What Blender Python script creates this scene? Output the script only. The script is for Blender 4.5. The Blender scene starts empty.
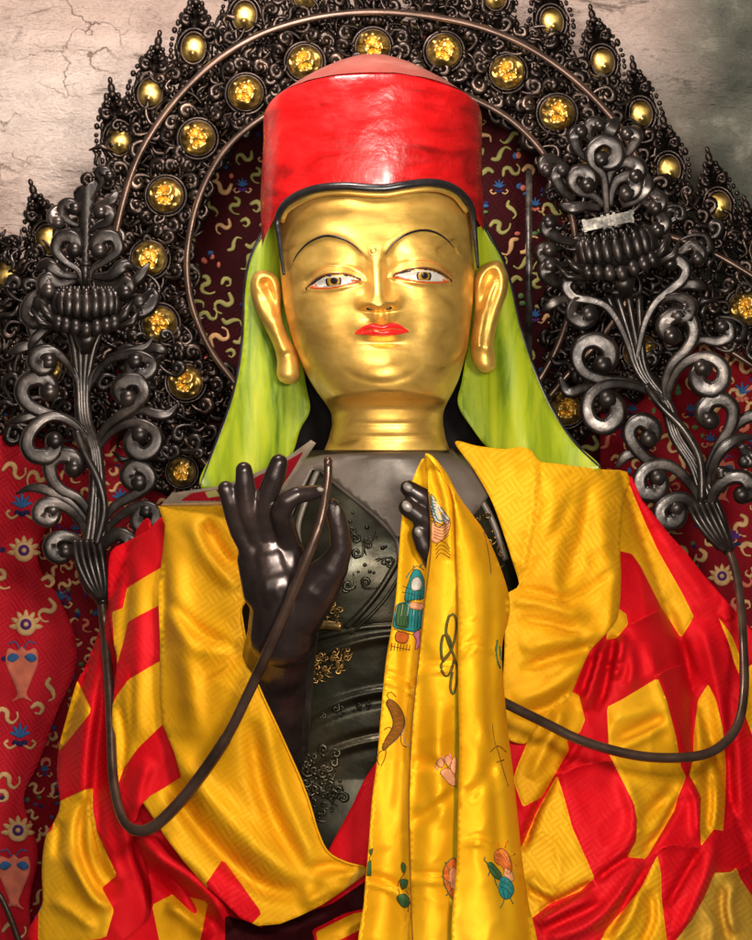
import bpy, bmesh, math, random
import numpy as np
from mathutils import Vector, Matrix, noise
from mathutils.geometry import delaunay_2d_cdt
random.seed(7)
PI = math.pi
C = bpy.context.scene.collection
# ---------------------------------------------------------------- camera, world, lamps
S = 0.0025            # metres per unit: the drawing unit used below is 2.5 mm
CD = 2400.0           # camera distance in drawing units
Z0 = 2.0
def P(x, y, d=0.0):
    "drawing units (x right, y down, d depth away from the camera) -> world"
    k = (CD + d) / CD
    return Vector(((x-376)*S*k, d*S, Z0 + (470-y)*S*k))
cam = bpy.data.cameras.new('camera'); co = bpy.data.objects.new('camera', cam); C.objects.link(co)
co.location = (0, -CD*S, Z0); co.rotation_euler = (PI/2, 0, 0)
cam.sensor_fit = 'VERTICAL'; cam.sensor_height = 36; cam.lens = 36*CD/940.0
cam.clip_end = 100; cam.clip_start = 0.05
cam.dof.use_dof = True; cam.dof.focus_distance = 5.75; cam.dof.aperture_fstop = 9.0
bpy.context.scene.camera = co
sc = bpy.context.scene
sc.view_settings.view_transform = 'Standard'; sc.view_settings.look = 'None'
sc.view_settings.exposure = 0.0; sc.view_settings.gamma = 1
w = bpy.data.worlds.new('World'); sc.world = w; w.use_nodes = True
w.node_tree.nodes['Background'].inputs[0].default_value = (0.75, 0.62, 0.5, 1)
w.node_tree.nodes['Background'].inputs[1].default_value = 0.07
def area(name, x, y, d, tx, ty, td, size, power, col, size_y=None):
    l = bpy.data.lights.new(name, 'AREA'); l.energy = power; l.color = col; l.size = size
    if size_y: l.shape = 'RECTANGLE'; l.size_y = size_y
    o = bpy.data.objects.new(name, l); C.objects.link(o)
    a = P(x, y, d); b = P(tx, ty, td); o.location = a
    o.rotation_euler = (b-a).to_track_quat('-Z', 'Y').to_euler()
    return o
area('key_lamp', 1300, -60, -1500, 400, 480, 0, 0.45, 120, (1, .93, .82))
area('front_lamp', 440, -420, -2200, 390, 350, 0, 0.8, 112, (1, .93, .84))  # added soft light in front of the statue, evens out the face
area('fill_lamp', -800, 250, -1500, 300, 520, 0, 1.4, 24, (1, .87, .72))
area('low_lamp', 420, 1250, -1400, 400, 600, 0, 1.2, 7, (1, .9, .78))
area('wall_lamp', 180, -420, -350, 250, 0, 420, 0.7, 80, (1, .87, .8))  # added light out of view, brightens the upper wall

# ---------------------------------------------------------------- materials
def new_mat(name):
    m = bpy.data.materials.new(name); m.use_nodes = True
    nt = m.node_tree; b = nt.nodes['Principled BSDF']
    return m, nt, b
def nd(nt, typ, **kw):
    n = nt.nodes.new(typ)
    for k, v in kw.items():
        if k == 'inp':
            for a, b in v.items(): n.inputs[a].default_value = b
        else: setattr(n, k, v)
    return n
def rgba(c): return (c[0], c[1], c[2], 1)
def math_(nt, op, a, b=None):
    n = nt.nodes.new('ShaderNodeMath'); n.operation = op
    for i, v in enumerate((a, b)):
        if v is None: continue
        if isinstance(v, (int, float)): n.inputs[i].default_value = v
        else: nt.links.new(v, n.inputs[i])
    return n.outputs[0]
def ramp(nt, fac, stops):
    r = nt.nodes.new('ShaderNodeValToRGB'); e = r.color_ramp.elements
    while len(e) < len(stops): e.new(0.5)
    for i, (p, c) in enumerate(stops): e[i].position = p; e[i].color = rgba(c)
    nt.links.new(fac, r.inputs[0]); return r.outputs[0]
def tex(nt, scale, detail=4, coord='Object', stretch=(1,1,1), rough=.55, dist=0, rot=(0,0,0)):
    tc = nt.nodes.new('ShaderNodeTexCoord'); mp = nt.nodes.new('ShaderNodeMapping')
    mp.inputs['Scale'].default_value = stretch; mp.inputs['Rotation'].default_value = rot
    nt.links.new(tc.outputs[coord], mp.inputs[0])
    n = nd(nt, 'ShaderNodeTexNoise', inp={'Scale': scale, 'Detail': detail, 'Roughness': rough, 'Distortion': dist})
    nt.links.new(mp.outputs[0], n.inputs['Vector']); return n.outputs[0]
def bump(nt, b, h, strength=.3, dist=.004, prev=None):
    n = nd(nt, 'ShaderNodeBump', inp={'Strength': strength, 'Distance': dist})
    nt.links.new(h, n.inputs['Height'])
    if prev is not None: nt.links.new(prev, n.inputs['Normal'])
    nt.links.new(n.outputs[0], b.inputs['Normal']); return n.outputs[0]
def noisy(name, stops, metallic, rough, scale=8, stretch=(1,1,1), rr=.12, bs=.15, bscale=60, bdist=.002, detail=5, coat=0, spec=.5, dist=0, rot=(0,0,0)):
    m, nt, b = new_mat(name)
    f = tex(nt, scale, detail, stretch=stretch, dist=dist, rot=rot)
    nt.links.new(ramp(nt, f, stops), b.inputs['Base Color'])
    f2 = tex(nt, scale*2.7, 3, stretch=stretch)
    r = nd(nt, 'ShaderNodeMapRange', inp={'From Min': .3, 'From Max': .7, 'To Min': max(.03, rough-rr), 'To Max': rough+rr})
    nt.links.new(f2, r.inputs[0]); nt.links.new(r.outputs[0], b.inputs['Roughness'])
    b.inputs['Metallic'].default_value = metallic
    b.inputs['Coat Weight'].default_value = coat; b.inputs['Coat Roughness'].default_value = .15
    b.inputs['Specular IOR Level'].default_value = spec
    if bs: bump(nt, b, tex(nt, bscale, 4), bs, bdist)
    return m
M = {}
M['gold'] = noisy('gilding', [(.27, (.40,.21,.035)), (.34, (.64,.37,.075)), (.5, (.78,.47,.10)), (.75, (.86,.55,.14))], .72, .44, 6, (1,1,2.2), .09, .25, 30, .004, coat=.04, dist=1.2)
M['boss_gold'] = noisy('boss_gilding', [(.35, (.22,.11,.02)), (.6, (.74,.51,.15))], 1, .44, 14, bs=.4, bscale=70, bdist=.003)
M['bronze'] = noisy('dark_bronze', [(.3, (.010,.007,.006)), (.55, (.030,.023,.020)), (.8, (.10,.078,.066))], .62, .33, 12, rr=.1, bs=.25, bscale=90, bdist=.0015, spec=.6)
M['bronze2'] = noisy('blackened_bronze', [(.3, (.012,.008,.007)), (.6, (.045,.032,.026)), (.8, (.17,.11,.08))], .88, .34, 16, rr=.12, bs=.3, bscale=120, bdist=.0015, spec=.6)
M['rod'] = noisy('brown_bronze', [(.3, (.05,.030,.022)), (.7, (.15,.092,.068))], .7, .32, 10, rr=.08, bs=.15, bscale=90, bdist=.001)
M['hand'] = noisy('polished_dark_bronze', [(.3, (.022,.015,.014)), (.55, (.05,.033,.03)), (.8, (.10,.062,.052))], .55, .3, 9, rr=.06, bs=.1, bscale=50, bdist=.002, spec=.6)
M['torso'] = noisy('green_black_bronze', [(.3, (.010,.008,.005)), (.5, (.034,.032,.019)), (.65, (.07,.055,.03)), (.8, (.13,.12,.085))], .7, .32, 4, rr=.08, bs=.22, bscale=24, bdist=.005, spec=.6)
M['collar'] = noisy('brown_grey_paint', [(.3, (.07,.055,.042)), (.6, (.13,.10,.078)), (.8, (.18,.145,.115))], .25, .42, 6, rr=.1, bs=.3, bscale=30, bdist=.003)
M['relief'] = noisy('worn_gilt_relief', [(.35, (.05,.035,.015)), (.55, (.25,.14,.035)), (.75, (.55,.34,.09))], .8, .35, 10, bs=.2)
M['red_paint'] = noisy('red_lacquer', [(.3, (.20,.003,.003)), (.5, (.47,.005,.006)), (.75, (.62,.012,.012))], 0, .32, 5, (1,1,3), .12, .6, 15, .008, coat=.2, dist=1)
M['hat_top'] = noisy('dusty_red_lacquer', [(.35, (.20,.035,.028)), (.55, (.25,.06,.045)), (.8, (.38,.17,.13))], 0, .4, 6, bs=.3, bscale=20, bdist=.003)
M['green'] = noisy('yellow_green_paint', [(.32, (.06,.11,.004)), (.42, (.16,.23,.007)), (.55, (.26,.32,.010)), (.75, (.38,.39,.02))], 0, .38, 5, (4.5,1,.6), .1, .3, 25, .004, coat=.05, dist=.5, rot=(0,.25,0))
M['black'] = noisy('black_paint', [(.3, (.006,.005,.005)), (.7, (.02,.018,.02))], 0, .3, 12, bs=.1)
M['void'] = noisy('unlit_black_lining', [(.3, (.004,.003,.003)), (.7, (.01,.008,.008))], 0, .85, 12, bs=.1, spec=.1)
M['white'] = noisy('eye_white', [(.3, (.55,.5,.43)), (.7, (.66,.62,.56))], 0, .3, 12, bs=0)
M['iris'] = noisy('iris_gold', [(.3, (.35,.17,.02)), (.7, (.6,.33,.06))], .2, .3, 30, bs=0)
M['lid_brown'] = noisy('lid_brown', [(.3, (.10,.025,.008)), (.7, (.2,.05,.015))], 0, .4, 30, bs=0)
M['lid'] = noisy('lid_red', [(.3, (.45,.06,.015)), (.7, (.6,.10,.02))], 0, .35, 30, bs=0)
M['lips'] = noisy('lip_red', [(.3, (.6,.012,.012)), (.7, (.75,.025,.02))], 0, .25, 20, bs=.2, bscale=60, coat=.3)
M['nail'] = noisy('nail_grey', [(.3, (.11,.09,.075)), (.7, (.24,.2,.17))], .1, .4, 40, bs=.2)
M['silver'] = noisy('tarnished_silver', [(.35, (.02,.018,.016)), (.55, (.09,.08,.068)), (.75, (.24,.215,.18))], .7, .38, 25, bs=.3)

def cloth(name, stops, rough, metal=0.0, maze=1.0, sheen=.3, cell=10.5, rscale=3, tone=.18, rot=.6, bs=.35, crk=.5):
    "woven silk: key-fret brocade figure in weave and gloss, UV in drawing units"
    m, nt, b = new_mat(name)
    f = tex(nt, rscale, 4)
    col = ramp(nt, f, stops)
    uv = nt.nodes.new('ShaderNodeTexCoord')
    mp = nd(nt, 'ShaderNodeMapping'); mp.inputs['Scale'].default_value = (1/cell, 1/cell, 1); mp.inputs['Rotation'].default_value = (0,0,rot)
    nt.links.new(uv.outputs['UV'], mp.inputs[0])
    sx = nd(nt, 'ShaderNodeSeparateXYZ'); nt.links.new(mp.outputs[0], sx.inputs[0])
    fl = nd(nt, 'ShaderNodeVectorMath', operation='FLOOR'); nt.links.new(mp.outputs[0], fl.inputs[0])
    wn = nd(nt, 'ShaderNodeTexWhiteNoise', noise_dimensions='2D'); nt.links.new(fl.outputs[0], wn.inputs[0])
    sel = math_(nt, 'GREATER_THAN', wn.outputs[0], .5)
    fx = math_(nt, 'FRACT', sx.outputs[0]); fy = math_(nt, 'FRACT', sx.outputs[1])
    q = math_(nt, 'ADD', math_(nt, 'MULTIPLY', fx, sel), math_(nt, 'MULTIPLY', fy, math_(nt, 'SUBTRACT', 1.0, sel)))
    fret = nd(nt, 'ShaderNodeMapRange', inp={'From Min': .3, 'From Max': .7, 'To Min': 0, 'To Max': 1})
    nt.links.new(math_(nt, 'PINGPONG', math_(nt, 'MULTIPLY', q, 4.0), 1.0), fret.inputs[0]); fret = fret.outputs[0]
    weave = nd(nt, 'ShaderNodeTexWave', inp={'Scale': 3.2, 'Distortion': .4, 'Detail': 1})
    mp2 = nd(nt, 'ShaderNodeMapping'); mp2.inputs['Scale'].default_value = (.18, .18, 1); mp2.inputs['Rotation'].default_value = (0,0,rot+.9)
    nt.links.new(uv.outputs['UV'], mp2.inputs[0]); nt.links.new(mp2.outputs[0], weave.inputs[0])
    patch = tex(nt, 2.2, 2); pf = nd(nt, 'ShaderNodeMapRange', inp={'From Min': .38, 'From Max': .6, 'To Min': .1, 'To Max': 1.0})
    nt.links.new(patch, pf.inputs[0])
    fr = math_(nt, 'MULTIPLY', math_(nt, 'MULTIPLY', fret, pf.outputs[0]), maze)
    mix = nd(nt, 'ShaderNodeMix', data_type='RGBA', blend_type='MULTIPLY')
    nt.links.new(math_(nt, 'MULTIPLY', math_(nt, 'SUBTRACT', 1.0, fr), tone), mix.inputs[0])
    nt.links.new(col, mix.inputs[6]); mix.inputs[7].default_value = (.55,.45,.35,1)
    nt.links.new(mix.outputs[2], b.inputs['Base Color'])
    rr = math_(nt, 'SUBTRACT', rough, math_(nt, 'MULTIPLY', fr, .12))
    nt.links.new(rr, b.inputs['Roughness'])
    b.inputs['Metallic'].default_value = metal
    b.inputs['Sheen Weight'].default_value = sheen*.5; b.inputs['Sheen Tint'].default_value = rgba(stops[1][1]); b.inputs['Specular IOR Level'].default_value = .35; b.inputs['Specular Tint'].default_value = rgba(tuple(min(1, x*1.3+.2) for x in stops[1][1])); b.inputs['Sheen Roughness'].default_value = .4
    h = math_(nt, 'ADD', math_(nt, 'MULTIPLY', fr, .8), math_(nt, 'MULTIPLY', weave.outputs[1], .25))
    n1 = bump(nt, b, h, bs, .0022)
    cr = tex(nt, 13, 5, dist=1.2)
    bump(nt, b, cr, crk, .009, n1)
    return m
M['yellow'] = cloth('yellow_brocade', [(.3, (.60,.27,.005)), (.5, (.74,.36,.008)), (.72, (.80,.43,.016))], .52, .10, tone=.28, sheen=.2, bs=.34, crk=.3)
M['mustard'] = cloth('dull_yellow_brocade', [(.3, (.40,.20,.012)), (.5, (.52,.29,.03)), (.72, (.60,.36,.05))], .58, .08, tone=.3, crk=.3)
M['red'] = cloth('red_brocade', [(.3, (.44,.003,.008)), (.5, (.58,.005,.011)), (.72, (.64,.012,.018))], .56, .02, tone=.28, bs=.34, crk=.3)
M['satin'] = cloth('golden_satin', [(.3, (.70,.30,.005)), (.5, (.80,.38,.008)), (.72, (.86,.46,.018))], .39, .32, crk=.18, maze=0, sheen=.1, tone=.0, bs=.4)
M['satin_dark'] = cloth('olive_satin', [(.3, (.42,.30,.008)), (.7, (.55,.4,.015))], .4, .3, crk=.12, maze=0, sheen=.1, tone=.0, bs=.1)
def plain(name, c, rough=.65, metal=0, v=.25):
    return cloth(name, [(.3, tuple(x*(1-v) for x in c)), (.5, c), (.7, tuple(min(1, x*(1+v)) for x in c))], max(rough, .55), maze=0, sheen=.15, tone=.0, bs=.7, rscale=24, crk=.2)
M['wine'] = cloth('maroon_silk', [(.3, (.018,.0015,.003)), (.5, (.032,.0025,.004)), (.7, (.05,.004,.007))], .75, sheen=.1, cell=8, tone=.5, bs=.5)
M['brocade_red'] = cloth('scarlet_silk', [(.3, (.13,.003,.007)), (.5, (.2,.004,.010)), (.7, (.27,.006,.014))], .65, sheen=.1, cell=8, tone=.45, bs=.5)
M['banner_red'] = cloth('coral_silk', [(.3, (.28,.005,.012)), (.5, (.42,.008,.018)), (.7, (.52,.014,.026))], .6, sheen=.1, cell=8, tone=.45, bs=.5)  # brighter copy of the scarlet silk, light put into the colour
M['cream'] = plain('cream_thread', (.50,.29,.13), .6)
M['lime'] = plain('yellow_green_thread', (.26,.24,.08), .45)
M['blue'] = plain('blue_thread', (.03,.09,.22), .6)
M['navy'] = plain('navy_thread', (.02,.018,.07), .6)
M['violet'] = plain('violet_thread', (.07,.02,.12), .6)
M['salmon'] = plain('salmon_thread', (.5,.13,.08), .6)
M['moss'] = plain('green_thread', (.08,.14,.05), .45)
M['teal'] = plain('teal_thread', (.02,.2,.19), .4)
M['brown'] = plain('brown_thread', (.20,.08,.01), .4)
M['orange'] = plain('orange_thread', (.6,.13,.02), .4)
M['peach'] = plain('peach_thread', (.7,.3,.14), .4)
M['pale'] = plain('pale_thread', (.55,.5,.42), .4)
M['pink'] = plain('pink_thread', (.8,.25,.35), .4)
M['forest'] = plain('dark_green_thread', (.05,.12,.04), .4)
M['grey_cloth'] = plain('grey_border_cloth', (.2,.155,.11), .6)

# plaster wall
m, nt, b = new_mat('old_plaster')
f = tex(nt, 1.1, 6, stretch=(1,1,1.6), dist=.4); c1 = ramp(nt, f, [(.3, (.46,.31,.25)), (.48, (.72,.56,.48)), (.7, (.82,.70,.62))])
f2 = tex(nt, 3.5, 8, stretch=(1,1,4), rough=.7, dist=.6); c2 = ramp(nt, f2, [(.36, (.10,.07,.05)), (.43, (1,1,1)), (.7, (1,1,1))])
mx = nd(nt, 'ShaderNodeMix', data_type='RGBA', blend_type='MULTIPLY'); mx.inputs[0].default_value = .75
nt.links.new(c1, mx.inputs[6]); nt.links.new(c2, mx.inputs[7])
tc = nd(nt, 'ShaderNodeTexCoord'); sp = nd(nt, 'ShaderNodeSeparateXYZ'); nt.links.new(tc.outputs['Object'], sp.inputs[0])
g = nd(nt, 'ShaderNodeMapRange', inp={'From Min': .78, 'From Max': 1.05, 'To Min': 0, 'To Max': 1.0}); 
gx = math_(nt, 'ADD', sp.outputs[0], math_(nt, 'MULTIPLY', tex(nt, 2.5, 5), .35)); nt.links.new(math_(nt, 'SUBTRACT', gx, .12), g.inputs[0])
mx2 = nd(nt, 'ShaderNodeMix', data_type='RGBA', blend_type='MIX'); nt.links.new(g.outputs[0], mx2.inputs[0])
nt.links.new(mx.outputs[2], mx2.inputs[6]); nt.links.new(ramp(nt, tex(nt, 5, 6), [(.35, (.04,.045,.035)), (.6, (.17,.17,.13)), (.7, (.4,.37,.3))]), mx2.inputs[7])
nt.links.new(mx2.outputs[2], b.inputs['Base Color']); b.inputs['Roughness'].default_value = .85
vo = nd(nt, 'ShaderNodeTexVoronoi', feature='DISTANCE_TO_EDGE', inp={'Scale': 2.6})
tcc = nd(nt, 'ShaderNodeTexCoord'); mpp = nd(nt, 'ShaderNodeMapping'); mpp.inputs['Scale'].default_value = (1, 1, 2.1)
wob = nd(nt, 'ShaderNodeVectorMath', operation='ADD'); nz = nd(nt, 'ShaderNodeTexNoise', inp={'Scale': 6, 'Detail': 6}); sc_ = nd(nt, 'ShaderNodeVectorMath', operation='SCALE', inp={'Scale': .35})
nt.links.new(tcc.outputs['Object'], nz.inputs[0]); nt.links.new(nz.outputs[1], sc_.inputs[0]); nt.links.new(tcc.outputs['Object'], wob.inputs[0]); nt.links.new(sc_.outputs[0], wob.inputs[1])
nt.links.new(wob.outputs[0], mpp.inputs[0]); nt.links.new(mpp.outputs[0], vo.inputs[0])
cr = nd(nt, 'ShaderNodeMapRange', inp={'From Min': .0, 'From Max': .014, 'To Min': 0, 'To Max': 1}); nt.links.new(vo.outputs[0], cr.inputs[0])
gate = nd(nt, 'ShaderNodeMapRange', inp={'From Min': .50, 'From Max': .64, 'To Min': 1, 'To Max': 0}); nt.links.new(tex(nt, 2.2, 3), gate.inputs[0])
crk = math_(nt, 'MAXIMUM', cr.outputs[0], gate.outputs[0])
mx3 = nd(nt, 'ShaderNodeMix', data_type='RGBA', blend_type='MULTIPLY'); mx3.inputs[0].default_value = 1
nt.links.new(mx2.outputs[2], mx3.inputs[6]); nt.links.new(ramp(nt, crk, [(0, (.30,.22,.18)), (1, (1,1,1))]), mx3.inputs[7]); nt.links.new(mx3.outputs[2], b.inputs['Base Color'])
n1 = bump(nt, b, f2, .8, .03); n2 = bump(nt, b, tex(nt, 7, 9, stretch=(1,1,2.2), rough=.7), 1.0, .05, n1); bump(nt, b, crk, .7, .02, n2)
M['plaster'] = m

# ---------------------------------------------------------------- helpers
ORG = {}
def thing(name, label, cat, loc, group=None):
    o = bpy.data.objects.new(name, None); C.objects.link(o); o.location = loc
    o['label'] = label; o['category'] = cat
    if group: o['group'] = group
    ORG[o] = Vector(loc); return o
class MB:
    def __init__(s): s.v = []; s.f = []; s.m = []; s.uv = None; s.mi = 0
    def add(s, vs, fs, mi=None):
        o = len(s.v); s.v += [tuple(p) for p in vs]; mi = s.mi if mi is None else mi
        for q in fs: s.f.append(tuple(i+o for i in q)); s.m.append(mi)
    def tube(s, path, rad, n=8, flat=1.0, mi=None, caps=True, groove=0):
        "path in drawing units (x,y,d); flat = thickness/width across the view"
        pts = [Vector(p) for p in path]; N = len(pts)
        if isinstance(rad, (int, float)): rad = [rad]*N
        vs = []; view = Vector((0,0,1))
        for i, p in enumerate(pts):
            t = (pts[min(i+1, N-1)] - pts[max(i-1, 0)])
            if t.length < 1e-6: t = Vector((1,0,0))
            t.normalize(); a = t.cross(view)
            if a.length < 1e-3: a = Vector((1,0,0))
            a.normalize(); b_ = t.cross(a).normalized()
            for k in range(n):
                th = 2*PI*k/n; rr = rad[i]
                fb = flat
                if groove and math.sin(th) != 0: fb = flat*(1-groove*math.exp(-(math.cos(th)/.3)**2))
                vs.append(p + a*(math.cos(th)*rr) + b_*(math.sin(th)*rr*fb))
        fs = []
        for i in range(N-1):
            for k in range(n):
                a0 = i*n+k; a1 = i*n+(k+1) % n; fs.append((a0, a1, a1+n, a0+n))
        if caps:
            fs.append(tuple(range(n-1, -1, -1))); fs.append(tuple((N-1)*n+k for k in range(n)))
        s.add(vs, fs, mi)
    def ell(s, c, r, axes=None, nu=10, nv=7, mi=None):
        c = Vector(c); ax = axes or (Vector((1,0,0)), Vector((0,1,0)), Vector((0,0,1)))
        if isinstance(r, (int, float)): r = (r, r, r)
        vs = [c + ax[1]*r[1]]
        for j in range(1, nv):
            ph = PI*j/nv
            for i in range(nu):
                th = 2*PI*i/nu
                vs.append(c + ax[0]*(r[0]*math.sin(ph)*math.cos(th)) + ax[1]*(r[1]*math.cos(ph)) + ax[2]*(r[2]*math.sin(ph)*math.sin(th)))
        vs.append(c - ax[1]*r[1]); L = len(vs)-1; fs = []
        for i in range(nu): fs.append((0, 1+(i+1) % nu, 1+i))
        for j in range(nv-2):
            for i in range(nu):
                a = 1+j*nu+i; b_ = 1+j*nu+(i+1) % nu; fs.append((a, b_, b_+nu, a+nu))
        o = 1+(nv-2)*nu
        for i in range(nu): fs.append((o+i, o+(i+1) % nu, L))
        s.add(vs, fs, mi)
    def box(s, c, ax, h, mi=None):
        c = Vector(c); vs = [c+ax[0]*(i*h[0])+ax[1]*(j*h[1])+ax[2]*(k*h[2]) for i in (-1,1) for j in (-1,1) for k in (-1,1)]
        s.add(vs, [(0,1,3,2),(4,6,7,5),(0,4,5,1),(2,3,7,6),(0,2,6,4),(1,5,7,3)], mi)
    def build(s, name, mats, parent=None, local=False, smooth=True, mods=None):
        me = bpy.data.meshes.new(name)
        if local: vs = [(x*S, d*S, -y*S) for x, y, d in s.v]
        else:
            org = ORG.get(parent, Vector((0,0,0))); vs = [tuple(P(*p)-org) for p in s.v]
        me.from_pydata(vs, [], s.f); 
        if not isinstance(mats, (list, tuple)): mats = [mats]
        for m in mats: me.materials.append(M[m])
        me.polygons.foreach_set('material_index', s.m)
        me.polygons.foreach_set('use_smooth', [smooth]*len(s.f))
        uvl = me.uv_layers.new(name='UVMap'); li = np.zeros(len(me.loops), dtype=np.int32); me.loops.foreach_get('vertex_index', li)
        V = np.array([(p[0], p[1]) for p in s.v])[li]; uvl.data.foreach_set('uv', V.astype(np.float32).ravel())
        me.update()
        bm = bmesh.new(); bm.from_mesh(me); bmesh.ops.recalc_face_normals(bm, faces=bm.faces); bm.to_mesh(me); bm.free()
        o = bpy.data.objects.new(name, me); C.objects.link(o)
        if parent is not None:
            o.parent = parent; ORG[o] = ORG.get(parent, Vector((0,0,0)))
        return o
def spline(pts, step=4.0, closed=False):
    "Catmull-Rom through points of any dimension"
    A = np.array(pts, float); n = len(A); out = []
    rng = n if closed else n-1
    for i in range(rng):
        if closed: p0, p1, p2, p3 = A[i-1], A[i], A[(i+1) % n], A[(i+2) % n]
        else: p0, p1, p2, p3 = A[max(i-1,0)], A[i], A[i+1], A[min(i+2, n-1)]
        k = max(1, int(np.linalg.norm((p2-p1)[:2])/step))
        for j in range(k):
            t = j/k
            out.append(.5*((2*p1)+(-p0+p2)*t+(2*p0-5*p1+4*p2-p3)*t*t+(-p0+3*p1-3*p2+p3)*t**3))
    if not closed: out.append(A[-1])
    return [tuple(p) for p in out]
def seg_dist(X, Y, pts, closed=False):
    "distance, side, and arc fraction to a polyline, arrays"
    A = np.array(pts, float)[:, :2]; n = len(A); best = np.full(X.shape, 1e9); side = np.zeros(X.shape); tt = np.zeros(X.shape)
    L = [0.0]
    for i in range(n-1): L.append(L[-1]+float(np.hypot(*(A[i+1]-A[i]))))
    tot = max(L[-1], 1e-6)
    for i in range(n if closed else n-1):
        a = A[i]; b_ = A[(i+1) % n]; ab = b_-a; l2 = max(float(ab@ab), 1e-9)
        t = np.clip(((X-a[0])*ab[0]+(Y-a[1])*ab[1])/l2, 0, 1)
        dx = X-(a[0]+t*ab[0]); dy = Y-(a[1]+t*ab[1]); dd = np.hypot(dx, dy)
        k = dd < best; best[k] = dd[k]; side[k] = np.sign(ab[0]*(Y-a[1])-ab[1]*(X-a[0]))[k]
        if not closed: tt[k] = ((L[i]+t*math.sqrt(l2))/tot)[k]
    return best, side, tt
def inside(X, Y, poly):
    A = np.array(poly, float)[:, :2]; r = np.zeros(X.shape, bool); n = len(A)
    for i in range(n):
        x1, y1 = A[i]; x2, y2 = A[(i+1) % n]
        if y1 == y2: continue
        c = ((y1 > Y) != (y2 > Y)) & (X < (x2-x1)*(Y-y1)/(y2-y1)+x1); r ^= c
    return r
def vnoise(X, Y, sc, seed=0, sx=1, sy=1):
    return np.array([noise.noise(Vector((x*sx/sc, y*sy/sc, seed*7.3))) for x, y in zip(X, Y)])
FM = 1.0
def folds(X, Y, D, lst):
    "lst of (kind, pts, width, height): r ridge, v valley, s overlapping step (left of direction stands proud)"
    for kind, pts, w_, h in lst:
        p = spline(pts, 8); d, sd, t = seg_dist(X, Y, p)
        tp = np.clip(np.minimum(t, 1-t)*5, 0, 1)**.7
        h = h*FM*(1.65 if kind in 'vs' else 1.3)
        if kind == 'r': D = D - h*tp*np.exp(-(d/w_)**2)
        elif kind == 'v': D = D + h*tp*np.exp(-(d/w_)**2)
        elif kind == 's': D = D - h*tp*np.where(sd < 0, np.exp(-d/w_), 0) + .25*h*tp*np.where(sd >= 0, np.exp(-d/(w_*.5)), 0)
    return D
def sheet(name, outline, depth, mats, parent, patches=(), thick=3.0, grid=5.0, lines=(), smooth_outline=True, step=4.0, mb=None, buildit=True, edge_round=0, seam=0, steps=()):
    "a cloth or plate: traced outline, depth(X,Y) surface, patches = (polygon, material index)"
    ol = spline(outline, step, True) if smooth_outline else densify(outline, step)
    verts = []; edges = []; faces = []
    def addloop(pl, closed=True):
        if closed and sum(pl[i-1][0]*pl[i][1]-pl[i][0]*pl[i-1][1] for i in range(len(pl))) < 0: pl = pl[::-1]
        o = len(verts); verts.extend([(p[0], p[1]) for p in pl]); n = len(pl)
        return list(range(o, o+n))
    faces.append(addloop(ol))
    patches = [(chaikin(p_), m_) for p_, m_ in patches]
    for poly, mi in patches:
        faces.append(addloop(densify(poly, step*1.2)))
    for ln in lines:
        idx = addloop(spline(ln, step), False); edges += [(idx[i], idx[i+1]) for i in range(len(idx)-1)]
    for st in steps:
        q_ = spline(st, 3)
        for sg in (-.7, .7):
            idx = addloop([(q_[i][0]-sg*(q_[min(i+1, len(q_)-1)][1]-q_[max(i-1, 0)][1])/max(1e-6, math.dist(q_[min(i+1, len(q_)-1)][:2], q_[max(i-1, 0)][:2])), q_[i][1]+sg*(q_[min(i+1, len(q_)-1)][0]-q_[max(i-1, 0)][0])/max(1e-6, math.dist(q_[min(i+1, len(q_)-1)][:2], q_[max(i-1, 0)][:2]))) for i in range(len(q_))], False)
            edges += [(idx[i], idx[i+1]) for i in range(len(idx)-1)]
    A = np.array(ol); x0, y0 = A.min(0)[:2]; x1, y1 = A.max(0)[:2]
    gx, gy = np.meshgrid(np.arange(x0, x1, grid), np.arange(y0, y1, grid*.87)); gx[1::2] += grid/2
    gx = gx.ravel(); gy = gy.ravel(); dd, _, _ = seg_dist(gx, gy, ol, True); k = inside(gx, gy, ol) & (dd > grid*.4)
    verts.extend(zip(gx[k].tolist(), gy[k].tolist()))
    V, E, F, ov, oe, of = delaunay_2d_cdt([Vector((float(a), float(b))) for a, b in verts], edges, faces, 1, 1e-4)
    X = np.array([v[0] for v in V]); Y = np.array([v[1] for v in V])
    fs = []; ms = []
    for f, o in zip(F, of):
        cx = sum(X[i] for i in f)/len(f); cy = sum(Y[i] for i in f)/len(f)
        if 0 not in o: continue
        mi = 0
        for q in o:
            if q > 0: mi = patches[q-1][1]
        fs.append(tuple(f)); ms.append(mi)
    D = depth(X, Y)
    if seam:
        for poly, mi in patches:
            dd, _, _ = seg_dist(X, Y, poly, True); D = D+seam*np.exp(-(dd/1.6)**2)
    if edge_round:
        dd, _, _ = seg_dist(X, Y, ol, True); D = D + edge_round*np.exp(-dd/(edge_round*1.2))
    n = len(X); vs = [(X[i], Y[i], D[i]) for i in range(n)]
    cnt = {}
    for f in fs:
        for i in range(len(f)):
            a, b_ = f[i], f[(i+1) % len(f)]; cnt.setdefault((min(a,b_), max(a,b_)), []).append((a,b_))
    back = [(X[i], Y[i], D[i]+thick) for i in range(n)]
    allf = list(fs)+[tuple(j+n for j in reversed(f)) for f in fs]; allm = ms+ms
    for e, l in cnt.items():
        if len(l) == 1:
            a, b_ = l[0]; allf.append((b_, a, a+n, b_+n)); allm.append(0)
    own = mb is None; mb = mb or MB()
    o = len(mb.v); mb.v += vs+back
    for q, mi in zip(allf, allm): mb.f.append(tuple(i+o for i in q)); mb.m.append(mi)
    if own and buildit: return mb.build(name, mats, parent)
    return mb
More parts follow.
